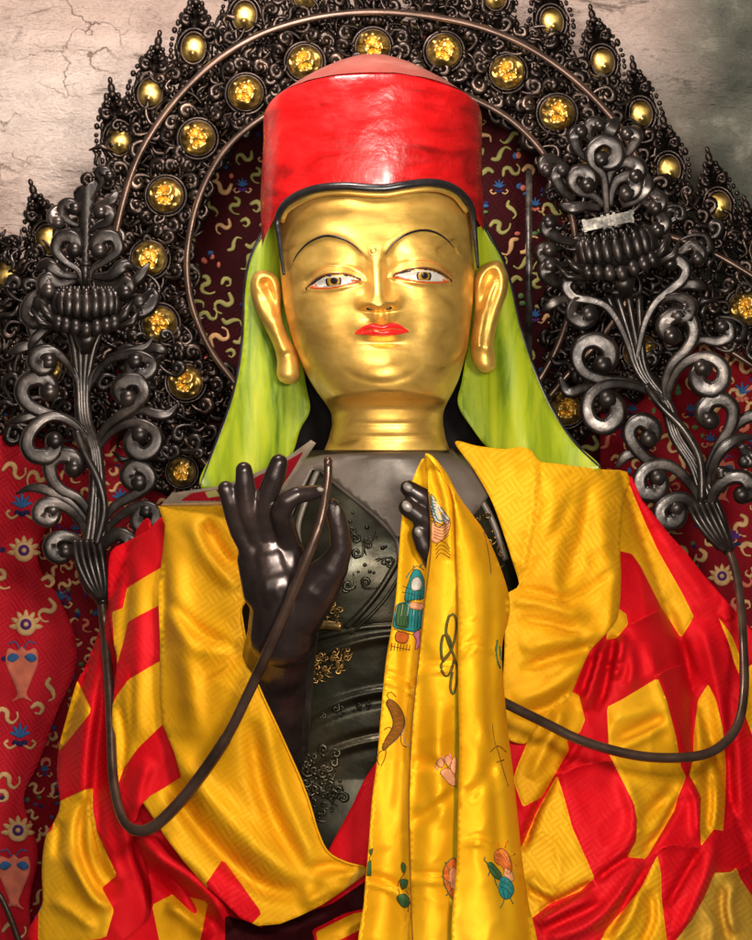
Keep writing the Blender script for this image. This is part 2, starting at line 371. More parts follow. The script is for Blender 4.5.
def chaikin(pl, q=.07):
    out = []
    for i in range(len(pl)):
        a, b_ = pl[i], pl[(i+1) % len(pl)]
        out += [(a[0]+(b_[0]-a[0])*q, a[1]+(b_[1]-a[1])*q), (a[0]+(b_[0]-a[0])*(1-q), a[1]+(b_[1]-a[1])*(1-q))]
    return out
def densify(pl, step):
    out = []; n = len(pl)
    for i in range(n):
        a = pl[i]; b_ = pl[(i+1) % n]; L = math.hypot(b_[0]-a[0], b_[1]-a[1]); k = max(1, int(L/step))
        for j in range(k): out.append((a[0]+(b_[0]-a[0])*j/k, a[1]+(b_[1]-a[1])*j/k))
    return out
def conform(mb, mi, pts, depth, width, off=.8, n=5, closed=False, step=2.5):
    "an embroidered or painted line laid on a surface"
    p = spline(pts, step, closed)
    if closed: p = p+[p[0]]
    A = np.array(p); D = depth(A[:,0], A[:,1])
    N = len(p); w_ = width if not callable(width) else None
    rr = [(w_ if w_ is not None else width(i/(N-1)))*.5 for i in range(N)]
    mb.tube([(a[0], a[1], dd-off*.3) for a, dd in zip(A, D)], rr, n, flat=min(1, off/max(.3, max(rr))), mi=mi)
def blob(mb, mi, poly, depth, off=.8, grid=3.0, th=.6):
    "a filled embroidered or painted shape laid on a surface"
    sheet('', poly, lambda X, Y: depth(X, Y)-off, None, None, thick=th, grid=grid, mb=mb, buildit=False, step=2.5, patches=())
    # recolour what was just added
    return mb
def fill(mb, mi, poly, depth, off=.8, grid=4.0, th=.6):
    a = len(mb.f); blob(mb, mi, poly, depth, off, grid, th)
    for i in range(a, len(mb.f)): mb.m[i] = mi
def circ(cx, cy, r, n=12, ry=None): 
    ry = ry or r
    return [(cx+r*math.cos(2*PI*i/n), cy+ry*math.sin(2*PI*i/n)) for i in range(n)]
def curl_path(pts, c=None, turns=1.1, ccw=None, rend=.25):
    "spline through pts, then a spiral round centre c"
    p = spline([(a[0], a[1]) for a in pts], 3.0)
    if c is None: return p
    x, y = p[-1]; r0 = math.hypot(x-c[0], y-c[1]); a0 = math.atan2(y-c[1], x-c[0])
    px, py = p[-2] if len(p) > 1 else pts[0]
    cr = (x-c[0])*(y-py)-(y-c[1])*(x-px); sgn = 1 if cr > 0 else -1
    k = max(8, int(turns*14))
    for i in range(1, k+1):
        t = i/k; r = r0*(1-(1-rend)*t); a = a0+sgn*2*PI*turns*t
        p.append((c[0]+r*math.cos(a), c[1]+r*math.sin(a)))
    return p
TIP = .55; WID = 1.0; TUR = .72; REN = .36
def scroll(mb, pts, c=None, w0=3, w1=6, base=0.0, rise=8.0, turns=1.0, n=12, knob=True, groove=.5, flat=.8, tip=None, base1=None):
    tip = TIP if tip is None else tip; n = n if n < 8 else 12
    turns *= TUR; w1 *= WID
    p = curl_path(pts, c, turns, rend=REN); N = len(p); path = []; rad = []
    m = len(spline([(a[0], a[1]) for a in pts], 3.0))
    base1 = base if base1 is None else base1
    for i, (x, y) in enumerate(p):
        t = i/(N-1); u = min(1, i/max(1, m-1))
        d = base+(base1-base)*u - rise*math.sin(PI*min(1, t)*.75)
        if i < m: r = w0+(w1-w0)*(u**1.3)
        else:
            v = (i-m)/max(1, N-m); r = w1*(1-v*(1-tip)); 
        if c is None and u > .6: r = r*max(.15, 1-((u-.6)/.4)**1.5)
        path.append((x, y, d)); rad.append(r)
    mb.tube(path, rad, n, flat=flat, groove=groove)
    if c is not None and knob:
        mb.ell((path[-1][0], path[-1][1], path[-1][2]-1.5), rad[-1]*(1.4 if TIP < .7 else 1.12))
# ================================================================ SETTING: wall and hangings
def wall_d(X, Y):
    n1 = np.array([noise.fractal(Vector((x/160, y/60, 3.1)), 1.0, 2.0, 5) for x, y in zip(X, Y)])
    led = 14*np.tanh((Y-78+8*np.sin(X/90))/5)*(X < 400)*.5+10*np.tanh((Y-38+5*np.sin(X/60))/4)*.5
    return 430 - 16*n1 - led - 10*np.tanh((Y-150)/6)*(X < 300)*.5
mb = MB(); xs = np.arange(-300, 1060, 9.0); ys = np.arange(-260, 1250, 9.0); gx, gy = np.meshgrid(xs, ys)
D = wall_d(gx.ravel(), gy.ravel()); nx = len(xs)
mb.add([(a, b, c) for a, b, c in zip(gx.ravel(), gy.ravel(), D)], [(j*nx+i, j*nx+i+1, (j+1)*nx+i+1, (j+1)*nx+i) for j in range(len(ys)-1) for i in range(nx-1)])
wall = mb.build('plaster_wall', 'plaster')
wall['label'] = 'rough pale cracked plaster wall rising behind the pointed halo'; wall['category'] = 'wall'

# --- brocade pattern helpers
def swirl(mb, x, y, sc, ang, depth, mi, w_=4.0, kind=0):
    shapes = [[(-10,4),(-6,-4),(0,-3),(2,4),(7,6),(11,0),(9,-5)], [(-9,0),(-5,-6),(1,-4),(0,2),(-4,2)], [(-11,2),(-5,4),(0,-2),(6,-5),(10,-1)],
              [(-8,-7),(-2,-8),(1,-3),(-4,1),(-3,6),(4,7),(9,4)]]
    s_ = shapes[kind % 4]; ca, sa = math.cos(ang), math.sin(ang)
    conform(mb, mi, [(x+sc*(a*ca-b*sa), y+sc*(a*sa+b*ca)) for a, b in s_], depth, lambda t: w_*sc*(.45+.9*math.sin(PI*min(1, t*1.1+.08))), 1.2, 6, step=2)
def flower(mb, x, y, sc, depth, pet, mid):
    for k in range(7):
        a = PI+PI*k/6; fill(mb, pet, [(x+sc*(r*math.cos(a+q)), y+sc*(4+r*math.sin(a+q))) for r, q in ((4,-.3),(11,-.2),(15,0),(11,.2),(4,.3))], depth, 1.6)
    fill(mb, pet, circ(x, y+3*sc, 9*sc), depth, 1.8); fill(mb, mid, circ(x, y+2*sc, 5*sc), depth, 2.6); fill(mb, pet, circ(x, y+2*sc, 2.2*sc, 8), depth, 3.4)
def vase(mb, x, y, sc, depth, body_, eye):
    fill(mb, body_, [(x+sc*a, y+sc*b) for a, b in [(-12,-10),(-4,-8),(0,-12),(4,-8),(12,-10),(14,2),(8,18),(4,30),(9,36),(0,33),(-9,36),(-4,30),(-8,18),(-14,2)]], depth, 1.6)
    for s_ in (-1, 1):
        fill(mb, eye, [(x+s_*sc*a, y+sc*b) for a, b in [(2,-3),(9,-6),(13,-1),(8,2)]], depth, 2.6)
        conform(mb, 2, [(x+s_*sc*a, y+sc*b) for a, b in [(1,-8),(6,-16),(12,-14)]], depth, 1.4*sc, 1.4)
    for q in range(3): conform(mb, 2, [(x-6*sc, y+sc*(6+6*q)), (x, y+sc*(9+6*q)), (x+6*sc, y+sc*(6+6*q))], depth, 1*sc, 2.6)
def emblem(mb, x, y, sc, depth, c1, c2):
    for a, L_ in ((-1.1, 9), (-.55, 11), (0, 12), (.55, 11), (1.1, 9)):
        conform(mb, c1, [(x, y), (x+sc*L_*.5*math.sin(a*.8), y-sc*L_*.5*math.cos(a*.8)), (x+sc*L_*math.sin(a), y-sc*L_*math.cos(a))], depth, lambda t: sc*(1+2.2*math.sin(PI*min(1, t+.05))), 1.2, 6, step=2)
    for a in (-1.2, 0, 1.2): fill(mb, c2, circ(x+sc*4*math.sin(a), y+sc*(3+1.5*math.cos(a)), sc*2.4, 8), depth, 1.4)
    for s_ in (-1, 1): conform(mb, 1, [(x+s_*sc*3, y+sc*5), (x+s_*sc*8, y+sc*8), (x+s_*sc*12, y+sc*4), (x+s_*sc*9, y+sc*2)], depth, 2.2*sc, 1.2, 6, step=2)
BM = ['brocade_red', 'cream', 'blue', 'navy', 'violet', 'salmon', 'moss', 'lime', 'wine']
def hang(name, outline, depth, base, clouds, seed, dens, label, avoid=(), cmats=(2,3,4,6), ccol=None, scl=1.0, motifs=()):
    rnd = random.Random(seed); mb = MB()
    sheet('', outline, depth, None, None, thick=3, grid=9, mb=mb, buildit=False, smooth_outline=False, step=9)
    mats = list(BM); mats[0] = base
    A = np.array(outline); x0, y0 = A.min(0); x1, y1 = A.max(0); j = 0; y = y0+8
    while y < y1-6:
        x = x0+10+(j % 2)*dens/2
        while x < x1-8:
            X, Y = x+rnd.uniform(-4, 4), y+rnd.uniform(-4, 4)
            if inside(np.array([X]), np.array([Y]), outline)[0] and not any(math.hypot(X-a, (Y-b)*.8) < r for a, b, r in avoid):
                q = rnd.random()
                if q < .66: swirl(mb, X, Y, scl*rnd.uniform(.75, 1.15), rnd.choice([0, .5, -.5, PI, 1.6, 2.4])+rnd.uniform(-.3, .3), depth, rnd.choice(clouds), kind=rnd.randrange(4))
                elif q < .93:
                    for z in range(rnd.randrange(2, 4)):
                        a = rnd.uniform(-6, 6); b = rnd.uniform(-6, 6); fill(mb, rnd.choice(cmats), circ(X+a, Y+b, scl*rnd.uniform(1.8, 3.6), 9, scl*rnd.uniform(1.5, 3.5)), depth, 1.0+.25*z)
                else: emblem(mb, X, Y, scl*.75, depth, 2, rnd.choice([3, 4, 5]))
            x += dens
        y += dens*.8; j += 1
    for f, a in motifs: f(mb, *a)
    o = mb.build(name, mats); o['label'] = label; o['category'] = 'wall hanging'
    return o
def back_d(X, Y): return 330 + 5*np.sin(X/17.+.4*np.sin(Y/80)) + 4*np.sin(X/41.+Y/200)
hang('brocade_hanging', [(118,620),(108,300),(112,240),(124,190),(152,135),(212,66),(280,32),(376,17),(480,32),(568,78),(625,142),(648,215),(652,620)], back_d, 'wine', [7, 7, 7, 1], 3, 23,
     'dark maroon brocade with pale green clouds, seen inside the halo behind the head', cmats=(2, 3, 5, 6))
def left_d(X, Y): return 292 + 7*np.sin(X/15.+.5*np.sin(Y/110)) + 3*np.sin(Y/60+X/30)
MOT = []
for (x, y) in ((62, 790), (95, 700), (60, 600), (20, 470), (120, 500), (65, 880)): MOT.append((emblem, (x, y, 1.0, left_d, 2, 3)))
hang('brocade_hanging', [(-60, 372), (200, 372), (200, 1010), (-60, 1010)], left_d, 'brocade_red', [1, 1, 1, 5], 5, 17,
     'deep red brocade with cream clouds hanging at the left, below the halo', motifs=MOT, scl=.85)
def right_d(X, Y): return 292 + 6*np.sin(X/19.+.5*np.sin(Y/90)) + 3*np.sin(Y/50+X/30)
MOT = [(flower, (712, 402, 1.0, right_d, 1, 4)), (flower, (722, 574, 1.0, right_d, 1, 4)), (vase, (722, 470, .9, right_d, 5, 2)), (emblem, (742, 395, 1.1, right_d, 2, 5)), (emblem, (735, 540, 1, right_d, 4, 3))]
hang('brocade_hanging', [(600, 340), (830, 340), (830, 900), (600, 900)], right_d, 'brocade_red', [1, 1, 1, 5], 9, 20,
     'bright red brocade with cream clouds and a vase hanging at the right edge', avoid=((722, 574, 22), (722, 480, 24), (712, 402, 20)), motifs=MOT)
def strip_d(X, Y): return 262 - 16*np.sqrt(np.clip(1-((X-22)/62.)**2, 0, 1)) + 2*np.sin(X/6)  # bright zone of the left brocade, its light built as a separate lighter strip
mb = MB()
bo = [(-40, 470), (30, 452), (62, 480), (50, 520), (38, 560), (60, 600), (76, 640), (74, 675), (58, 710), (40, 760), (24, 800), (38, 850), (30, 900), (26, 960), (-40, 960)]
sheet('', bo, strip_d, None, None, thick=4, grid=7, mb=mb, buildit=False)
for (x, y) in ((26, 622), (18, 828), (24, 548)): flower(mb, x, y, 1.15, strip_d, 1, 4)
for (x, y) in ((22, 660), (14, 868)): vase(mb, x, y, 1.15, strip_d, 5, 2)
emblem(mb, 20, 738, 1.3, strip_d, 2, 3); emblem(mb, 22, 508, 1.3, strip_d, 2, 3)
rnd = random.Random(4)
for q_ in range(46):
    x, y = rnd.uniform(0, 60), rnd.uniform(470, 940)
    if abs(x-20) > 16 and strip_d(np.array([x]), np.array([y]))[0] < 258 and inside(np.array([x]), np.array([y]), bo)[0]: fill(mb, rnd.choice((1, 2, 3, 4, 6)), circ(x, y, rnd.uniform(1.5, 3), 8), strip_d, 1.0)
for (x, y, a, k) in ((50, 585, .5, 1), (48, 610, 2, 0), (2, 580, .3, 3), (6, 715, .2, 0), (50, 690, 1.8, 2), (40, 712, .4, 1), (14, 470, .3, 0), (36, 478, 1.9, 3), (8, 780, .2, 0), (14, 930, .2, 0), (2, 800, 1, 1)):
    swirl(mb, x, y, 1.1, a, strip_d, 1, kind=k)
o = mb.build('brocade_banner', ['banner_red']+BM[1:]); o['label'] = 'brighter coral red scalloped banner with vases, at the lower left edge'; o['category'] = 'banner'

# ================================================================ HALO
WID = 1.35
halo = thing('halo', 'pointed openwork dark bronze halo studded with gilt bosses behind the head', 'halo', P(376, 700, 260))
def place(o, x, y, d, rot=0, sc=1.0, parent=halo):
    k = (CD+d)/CD*sc; o.parent = parent; o.location = P(x, y, d)-ORG[parent]; o.rotation_euler = (0, rot, 0); o.scale = (k, k, k)
def boss_mesh(r, kind, seed):
    mb = MB(); nr, na = 18, 40; rows = []
    vs = [(0, 0, -r*.62)]
    for j in range(1, nr+1):
        t = j/nr
        for i in range(na):
            a = 2*PI*i/na; x = r*t*math.cos(a); y = r*t*math.sin(a)*(1.12 if kind else 1)
            z = -r*.62*math.sqrt(max(0, 1-t*t))
            if kind == 0:
                X_, Y_ = x/r, y/r
                def gg(a_, b_, s_, h_): return h_*math.exp(-((X_-a_)**2+(Y_-b_)**2)/(s_*s_))
                z -= r*(gg(-.36,-.28,.17,.34)+gg(.36,-.28,.17,.34)+gg(0,.08,.17,.38)+gg(-.5,.25,.2,.26)+gg(.5,.25,.2,.26)+gg(0,.62,.16,.25)+gg(0,-.66,.2,.28)-gg(-.18,.38,.14,.25)-gg(.18,.38,.14,.25)-gg(-.15,-.3,.12,.2)-gg(.15,-.3,.12,.2)+gg(-.72,-.3,.14,.2)+gg(.72,-.3,.14,.2))
                z -= r*.3*noise.noise(Vector((x/r*2.6+seed, y/r*2.6, seed)))+r*.22*abs(noise.noise(Vector((x/r*5+seed, y/r*5, 2+seed))))
                z -= r*.12*math.exp(-((t-.55)/.12)**2)*max(0, math.sin(a*3+seed*2))
            else: z -= r*.22*math.exp(-((x/r)**2+(y/r-.5)**2)/.05)
            vs.append((x, y, z))
    fs = [(0, 1+i, 1+(i+1) % na) for i in range(na)]
    for j in range(nr-1):
        for i in range(na):
            a = 1+j*na+i; b = 1+j*na+(i+1) % na; fs.append((a, a+na, b+na, b))
    mb.add(vs, fs); return mb
WID = 1.35
def med_frame(seed, R=20.5, n=9, ext=17):
    rnd = random.Random(seed); mb = MB()
    circle = [(R*math.cos(2*PI*i/28), R*math.sin(2*PI*i/28), -2) for i in range(29)]
    mb.tube(circle, 1.8, 6, caps=False)
    mb.tube([(x*.86, y*.86, -5) for x, y, z in circle], 1.1, 5, caps=False)
    for k in range(n):
        a = 2*PI*k/n+rnd.uniform(-.1, .1); sg = 1 if k % 2 else -1; r1 = R+2; e = ext*rnd.uniform(.8, 1.1)
        def pt(r, da): return (r*math.cos(a+da*sg), r*math.sin(a+da*sg))
        scroll(mb, [pt(r1, -.35), pt(r1+e*.35, -.22), pt(r1+e*.75, 0), pt(r1+e*.7, .22)], pt(r1+e*.42, .14), 1.4, 3.3, base=-2+rnd.uniform(-2, 2), rise=4, turns=.9, n=6, groove=0)
        scroll(mb, [pt(r1, .1), pt(r1+e*.3, .3), pt(r1+e*.5, .45)], pt(r1+e*.33, .5), 1.2, 2.6, base=rnd.uniform(-3, 2), rise=3, turns=.8, n=6, groove=0)
        mb.tube([(*pt(r1, 0), 0), (*pt(r1+e*.5, -.05), -3), (*pt(r1+e*1.05, .12), -2)], [1.4, 3.8, .5], 6)
        mb.ell((*pt(r1+e*.9, .36), -3), 2.0, nu=7, nv=5)
    return mb
def finial_mesh(seed):
    rnd = random.Random(seed); mb = MB()
    # flame outline plate
    out = [(0, -52), (6, -42), (10, -34), (17, -22), (22, -6), (22, 12), (16, 28), (8, 40), (0, 50), (-8, 40), (-16, 28), (-22, 12), (-22, -6), (-17, -22), (-10, -34), (-6, -42)]
    sm = spline(out, 6, True)
    n = len(sm); vs = [(x*.84, y*.88, 3) for x, y in sm]+[(x*.84, y*.88, 9) for x, y in sm]
    mb.add(vs, [tuple(range(n)), tuple(range(2*n-1, n-1, -1))]+[(i, i+n, (i+1) % n+n, (i+1) % n) for i in range(n)])
    for i, (x, y) in enumerate(sm):
        r = rnd.uniform(2.2, 3.4); mb.ell((x, y, -1+rnd.uniform(-2, 1)), (r, r*rnd.uniform(.9, 1.5), r), nu=8, nv=6)
        if i % 2: mb.ell((x*.76, y*.8, -4), r*.8, nu=7, nv=5)
    ring = [(12.5*math.cos(2*PI*i/24), 16*math.sin(2*PI*i/24)+3, -5) for i in range(25)]
    mb.tube(ring, 1.6, 6, caps=False); mb.tube([(x*1.3, (y-3)*1.25+3, -3) for x, y, z in ring], 1.8, 6, caps=False)
    for s_ in (-1, 1):
        scroll(mb, [(s_*2, -20), (s_*6, -28), (s_*11, -30), (s_*12, -24)], (s_*8, -24), 1.5, 2.8, base=-3, rise=4, turns=.9, n=6, groove=0)
        scroll(mb, [(0, -30), (s_*4, -37), (s_*7, -38), (s_*8, -34)], (s_*5, -34), 1.3, 2.2, base=-3, rise=3, turns=.8, n=6, groove=0)
        scroll(mb, [(s_*2, 26), (s_*7, 32), (s_*11, 28), (s_*10, 23)], (s_*7, 25), 1.5, 2.8, base=-3, rise=4, turns=.9, n=6, groove=0)
        mb.ell((s_*17, 3, -3), (2.6, 5, 3)); mb.ell((s_*14, 20, -3), (2.6, 4, 3)); mb.ell((s_*14, -14, -3), (2.4, 4, 3))
    mb.ell((0, -50, -1), (4, 6, 4)); mb.ell((0, -58, -1), (2.6, 4, 2.6)); mb.ell((0, 42, -3), (4, 4, 4)); mb.ell((0, -43, -4), (5, 4, 4))
    return mb
meds = [med_frame(s).build('medallion', 'bronze2', halo, local=True) for s in (1, 2, 3)]
bosses = [boss_mesh(17.5, 0, s).build('boss', 'boss_gold', halo, local=True) for s in (1, 4, 8)]
fins = [finial_mesh(s).build('flame_finial', 'bronze2', halo, local=True) for s in (11, 12)]
eggs = [boss_mesh(12.5, 1, 2).build('boss', 'boss_gold', halo, local=True)]
usedp = set()
def inst(proto):
    if proto not in usedp: usedp.add(proto); return proto
    c = proto.copy(); C.objects.link(c); return c
def medallion(x, y, d, i, rot=0, sc=1, outer=False):
    fr = inst((fins if outer else meds)[i % (2 if outer else 3)]); place(fr, x, y, d, rot, sc); 
    bo_ = inst((eggs if outer else bosses)[i % (1 if outer else 3)]); bo_.parent = fr; bo_.location = (0, -3*S, -3*S if outer else 0)
    bo_.rotation_euler = (0, (.35*math.sin(i*2.3)-rot) if not outer else 0, 0); bo_.scale = (1, 1, 1)
inner = [(182,472),(186,382),(160,324),(150,259),(166,196),(198,139),(246,94),(305,63),(373,48),(444,52),(507,73),(557,114),(599,164),(745,308),(566,408),(640,352),(45,368),(600,560)]
for i, (x, y) in enumerate(inner): medallion(x, y, 250, i, rot=i*.9, sc=1.0 if i not in (0,) else .8)
outer = [(6,273,-.35),(48,238,-.3),(119,138,-.15),(151,91,.15),(194,46,.05),(245,14,.05),(306,-8,.02),(376,-22,0),(440,-18,-.05),(495,-6,-.1),(551,20,-.22),(602,60,-.22),(640,112,-.15),(668,167,-.1),(718,203,-.2),(760,250,-.3)]
for i, (x, y, r) in enumerate(outer): medallion(x, y, 268, i, rot=r, sc=.93 if i > 8 else 1.0, outer=True)
mb = MB()
mb.tube(spline([(112,262,236),(118,222,236),(132,172,236),(150,135,236),(178,97,236),(212,64,236),(245,42,236),(280,27,236),(325,16,236),(376,12,236),(428,16,236),(480,27,236),(526,46,236),(568,74,236),(601,105,236),(625,136,236),(641,168,236),(650,200,236)], 5), 3.6, 10)
mb.build('ring', 'rod', halo)
mb = MB()
mb.tube(spline([(262,420,232),(235,383,232),(212,352,232),(196,318,232),(188,285,232),(188,245,232),(200,195,232),(225,150,232),(262,118,232),(310,94,232),(370,80,232),(430,84,232),(470,97,232),(511,120,232),(544,154,232),(566,196,232),(576,245,232),(572,300,232),(556,350,232),(530,395,232)], 5), 3.4, 10)
mb.build('ring', 'rod', halo)
for p in ([(640,228),(690,243),(730,262),(790,300)], [(690,330),(722,346),(760,370),(800,395)], [(165,418),(182,436),(204,462),(220,480)], [(-30,880),(-5,890),(8,912),(22,950)], [(628,300),(600,340),(570,372),(548,398)]):
    mb = MB(); mb.tube(spline([(x, y, 240) for x, y in p], 6), 3.2, 8); mb.build('frame_rod', 'rod', halo)
mb = MB(); mb.box((529, 270, 250), (Vector((1,0,0)), Vector((0,1,0)), Vector((0,0,1))), (3.2, 100, 1.5)); mb.build('frame_strut', 'silver', halo)
# dense scrollwork filling the band
def band(X, Y):
    return True
def scatter(polys, dens, seed, d0, avoid, r=9, skip=0.0):
    rnd = random.Random(seed); mb = MB()
    for poly in polys:
        A = np.array(poly); x0, y0 = A.min(0); x1, y1 = A.max(0); y = y0
        while y < y1:
            x = x0
            while x < x1:
                X = x+rnd.uniform(-.5, .5)*dens; Y = y+rnd.uniform(-.5, .5)*dens
                x += dens
                if rnd.random() < skip or not inside(np.array([X]), np.array([Y]), poly)[0]: continue
                if any(math.hypot(X-a, Y-b) < q for a, b, q in avoid): continue
                a = rnd.uniform(0, 2*PI); s_ = rnd.choice((-1, 1)); q = r*rnd.uniform(.6, 1.15); b_ = d0+rnd.uniform(-9, 9)
                def pt(u, v): return (X+q*(u*math.cos(a)-s_*v*math.sin(a)), Y+q*(u*math.sin(a)+s_*v*math.cos(a)))
                k = rnd.random()
                if k < .5: scroll(mb, [pt(-1.3, .6), pt(-.7, -.3), pt(.2, -.8), pt(.9, -.3)], pt(.4, -.1), 1, q*.27, base=b_, rise=5, turns=.9, n=6, groove=0)
                elif k < .75: scroll(mb, [pt(-1.2, 0), pt(-.3, -.6), pt(.5, 0), pt(1.3, -.3)], None, 1, q*.3, base=b_, rise=5, n=6, groove=0)
                elif k < .9:
                    for z in range(4): mb.ell((X+rnd.uniform(-5, 5), Y+rnd.uniform(-5, 5), b_-2), rnd.uniform(1.6, 3.2), nu=7, nv=5)
                else: mb.tube([(*pt(-1, 0), b_), (*pt(0, .4), b_-4), (*pt(1.2, -.2), b_-1)], [.8, q*.3, .3], 6)
            y += dens*.85
    return mb
av = [(x, y, 15) for x, y in inner]+[(x, y+3, 13) for x, y, r in outer]
arch = [(-10,440),(-20,230),(30,235),(70,215),(95,160),(130,100),(170,60),(220,25),(300,-6),(376,-12),(450,-6),(530,20),(590,60),(640,120),(680,190),(770,235),(775,345),(690,345),(640,400),(560,420),(545,300),(560,200),(530,140),(470,100),(376,82),(280,106),(215,165),(190,240),(196,330),(240,395),(205,470),(160,480),(120,430)]
scatter([arch], 12, 21, 256, av, r=10.5).build('scrollwork', 'bronze2', halo)
# thin openwork backing inside the band keeps it a solid casting
arch2 = [(x, y) for x, y in arch]
scatter([arch], 17, 77, 274, [(x, y, 10) for x, y in inner], r=14).build('scrollwork', 'bronze2', halo)
for q_ in ([(0,440),(0,240),(60,225),(120,215),(180,330),(200,470),(120,470)], [(545,180),(690,215),(770,250),(770,350),(690,350),(640,400),(560,430)]):
    scatter([q_], 19, 33, 236, av, r=12, skip=.2).build('scrollwork', 'bronze', halo)
# ================================================================ STATUE
statue = thing('buddhist_statue', 'gold faced statue in red hat with yellow green lappets and dark bronze hands', 'statue', P(385, 940, 40))
# --- head surface: front depth F(x,y)
HY = [130, 150, 190, 210, 240, 270, 300, 320, 345, 365, 380, 392, 400, 407, 414, 425, 440, 455, 470]
HL = [290, 286, 281, 279.5, 279, 280, 283, 287, 294, 302, 309.5, 317, 323, 328, 331.5, 332, 328.5, 322, 318]
HR = [466, 470, 473, 474, 475, 474.5, 473, 471, 468, 463, 458.5, 453, 448.5, 445, 443, 443, 446, 452, 456]
HD = [70, 78, 94, 101, 106, 108, 111, 114, 118, 123, 124, 121, 74, 62, 60, 58, 56, 54, 50]
def sm_interp(y, tab):
    y = np.asarray(y, float); r = 0
    for o, w_ in ((-2, .25), (0, .5), (2, .25)): r = r+w_*np.interp(y+o, HY, tab)
    return r
HC = 14.0
def jaw(X, Y): return np.where((Y > 370) & (Y < 424), -7*((X-386)/58.)**2*np.clip((Y-370)/20, 0, 1)*np.clip((424-Y)/10, 0, 1), 0)
def G(X, Y, cx, cy, sx, sy, a=0):
    dx, dy = X-cx, Y-cy
    if a: c, s_ = math.cos(a), math.sin(a); dx, dy = dx*c+dy*s_, -dx*s_+dy*c
    return np.exp(-(dx/sx)**2-(dy/sy)**2)
def sst(x, a, b):
    t = np.clip((x-a)/(b-a), 0, 1); return t*t*(3-2*t)
BROW_L = [(293,262),(299,252),(310,242),(325,236),(340,238),(352,244),(362,253)]
BROW_R = [(385,255),(393,244),(405,235),(420,230.5),(434,232),(446,239),(454,248)]
LIDU_L = [(306,290),(312,284),(320,278.5),(330,275.2),(346,275.5),(361,280.5)]
LIDU_R = [(393,276.5),(401,273),(410,270.5),(425.5,269.2),(439.4,273),(452,282)]
LIDL_L = [(310,287),(320,288),(334,287),(350,283.5),(361,280.5)]
LIDL_R = [(393,276.5),(405.5,279),(421.5,281.6),(437.4,282.2),(449,281)]
def feat(X, Y):
    f = np.zeros(np.shape(X))
    # nose: ridge widening to the tip, cut under
    cut = 1-sst(Y, 306.5, 313)
    cxn = 376.5+ (Y-262)*.04
    wn = np.interp(Y, [255, 275, 292, 302, 310], [7, 7.5, 9, 11.5, 11.5]); hn = np.interp(Y, [244, 262, 280, 295, 303, 309], [0, 6, 14, 22, 27, 25])
    f += hn*np.exp(-(np.abs(X-cxn)/wn)**3.4)*cut
    f += 13*(G(X, Y, 364.5, 303.5, 6.0, 6.5)+G(X, Y, 393.5, 302.5, 6.0, 6.5))*cut
    f += -8*(G(X, Y, 370, 308.5, 4.4, 2.4)+G(X, Y, 388, 308, 4.4, 2.4))
    # brows: forehead stands proud above the arc, socket falls in below
    for B in (BROW_L, BROW_R):
        d, s_, t = seg_dist(X, Y, spline(B, 2)); below = s_ > 0
        tp = np.clip(np.minimum(t+.3, 1.3-t)*2.2, 0, 1)
        f += -2.2*np.tanh(d*s_/3.5)*np.exp(-(d/10)**2)*tp
        f += .7*np.exp(-(d/5)**2)
    f += -7.5*G(X, Y, 354, 271, 11, 14)-7*G(X, Y, 400, 268, 10, 14)
    f += -6*G(X, Y, 312, 283, 14, 9)-6*G(X, Y, 446, 279, 12, 9)
    # eyeballs and lids
    for (cx, cy, a) in ((334, 279, -.12), (422, 275, .1)):
        f += 7*G(X, Y, cx, cy-3, 24, 11, a)
    for U, Lo in ((LIDU_L, LIDL_L), (LIDU_R, LIDL_R)):
        d, s_, t = seg_dist(X, Y, spline(U, 3)); f += 2.6*np.exp(-((d-2.2*(s_ < 0))/2.2)**2)
        d2, s2, t = seg_dist(X, Y, [(x, y-9) for x, y in spline(U, 3)]); f += -1.6*np.exp(-(d2/2.0)**2)
        d, s_, t = seg_dist(X, Y, spline(Lo, 3)); f += 1.6*np.exp(-((d-2*(s_ > 0))/2.2)**2)
    # cheeks, mouth mound, lips, chin
    f += 7*G(X, Y, 318, 322, 26, 30)+7*G(X, Y, 440, 318, 24, 30)
    f += 6*G(X, Y, 382, 331, 36, 19)
    f += 5.5*G(X, Y, 373, 326.5, 10, 4.2)+5.5*G(X, Y, 391, 325.5, 10, 4.2)+1.5*G(X, Y, 382, 328, 14, 4)
    f += 6*G(X, Y, 383, 332.6, 17, 4.2)
    d, s_, t = seg_dist(X, Y, [(353, 333), (366, 329.6), (376, 328.7), (383, 330.3), (390, 328.2), (400, 328.8), (409, 331.5)]); f += -3.6*np.exp(-(d/1.5)**2)*np.clip(np.minimum(t, 1-t)*5, 0, 1)
    f += -1.4*G(X, Y, 350, 334, 9, 8)-1.4*G(X, Y, 414, 332, 9, 8)
    f += -2.4*G(X, Y, 381, 317, 4, 5)+1.2*(G(X, Y, 375.5, 318, 2.5, 5)+G(X, Y, 387, 317.5, 2.5, 5))
    f += -5*G(X, Y, 383, 343, 19, 4.5)
    f += 6*G(X, Y, 381, 370, 28, 15)
    d, s_, t = seg_dist(X, Y, spline([(338, 362), (352, 375), (370, 381), (392, 381), (412, 374), (424, 362)], 2)); f += -1.3*np.exp(-(d/3.5)**2)*np.clip(np.minimum(t, 1-t)*4, 0, 1)
    f += -1.6*G(X, Y, 344, 318, 12, 24, .35)-1.6*G(X, Y, 417, 315, 12, 24, -.35)
    # neck rings
    for yy in (424, 437): f += -1.6*np.exp(-((Y-yy-3*((X-386)/60)**2*-1)/1.8)**2)
    f += 1.0*np.array([noise.noise(Vector((a/26, b/26, 1.2))) for a, b in zip(np.ravel(X), np.ravel(Y))]).reshape(np.shape(X))
    return f
EXP = .9
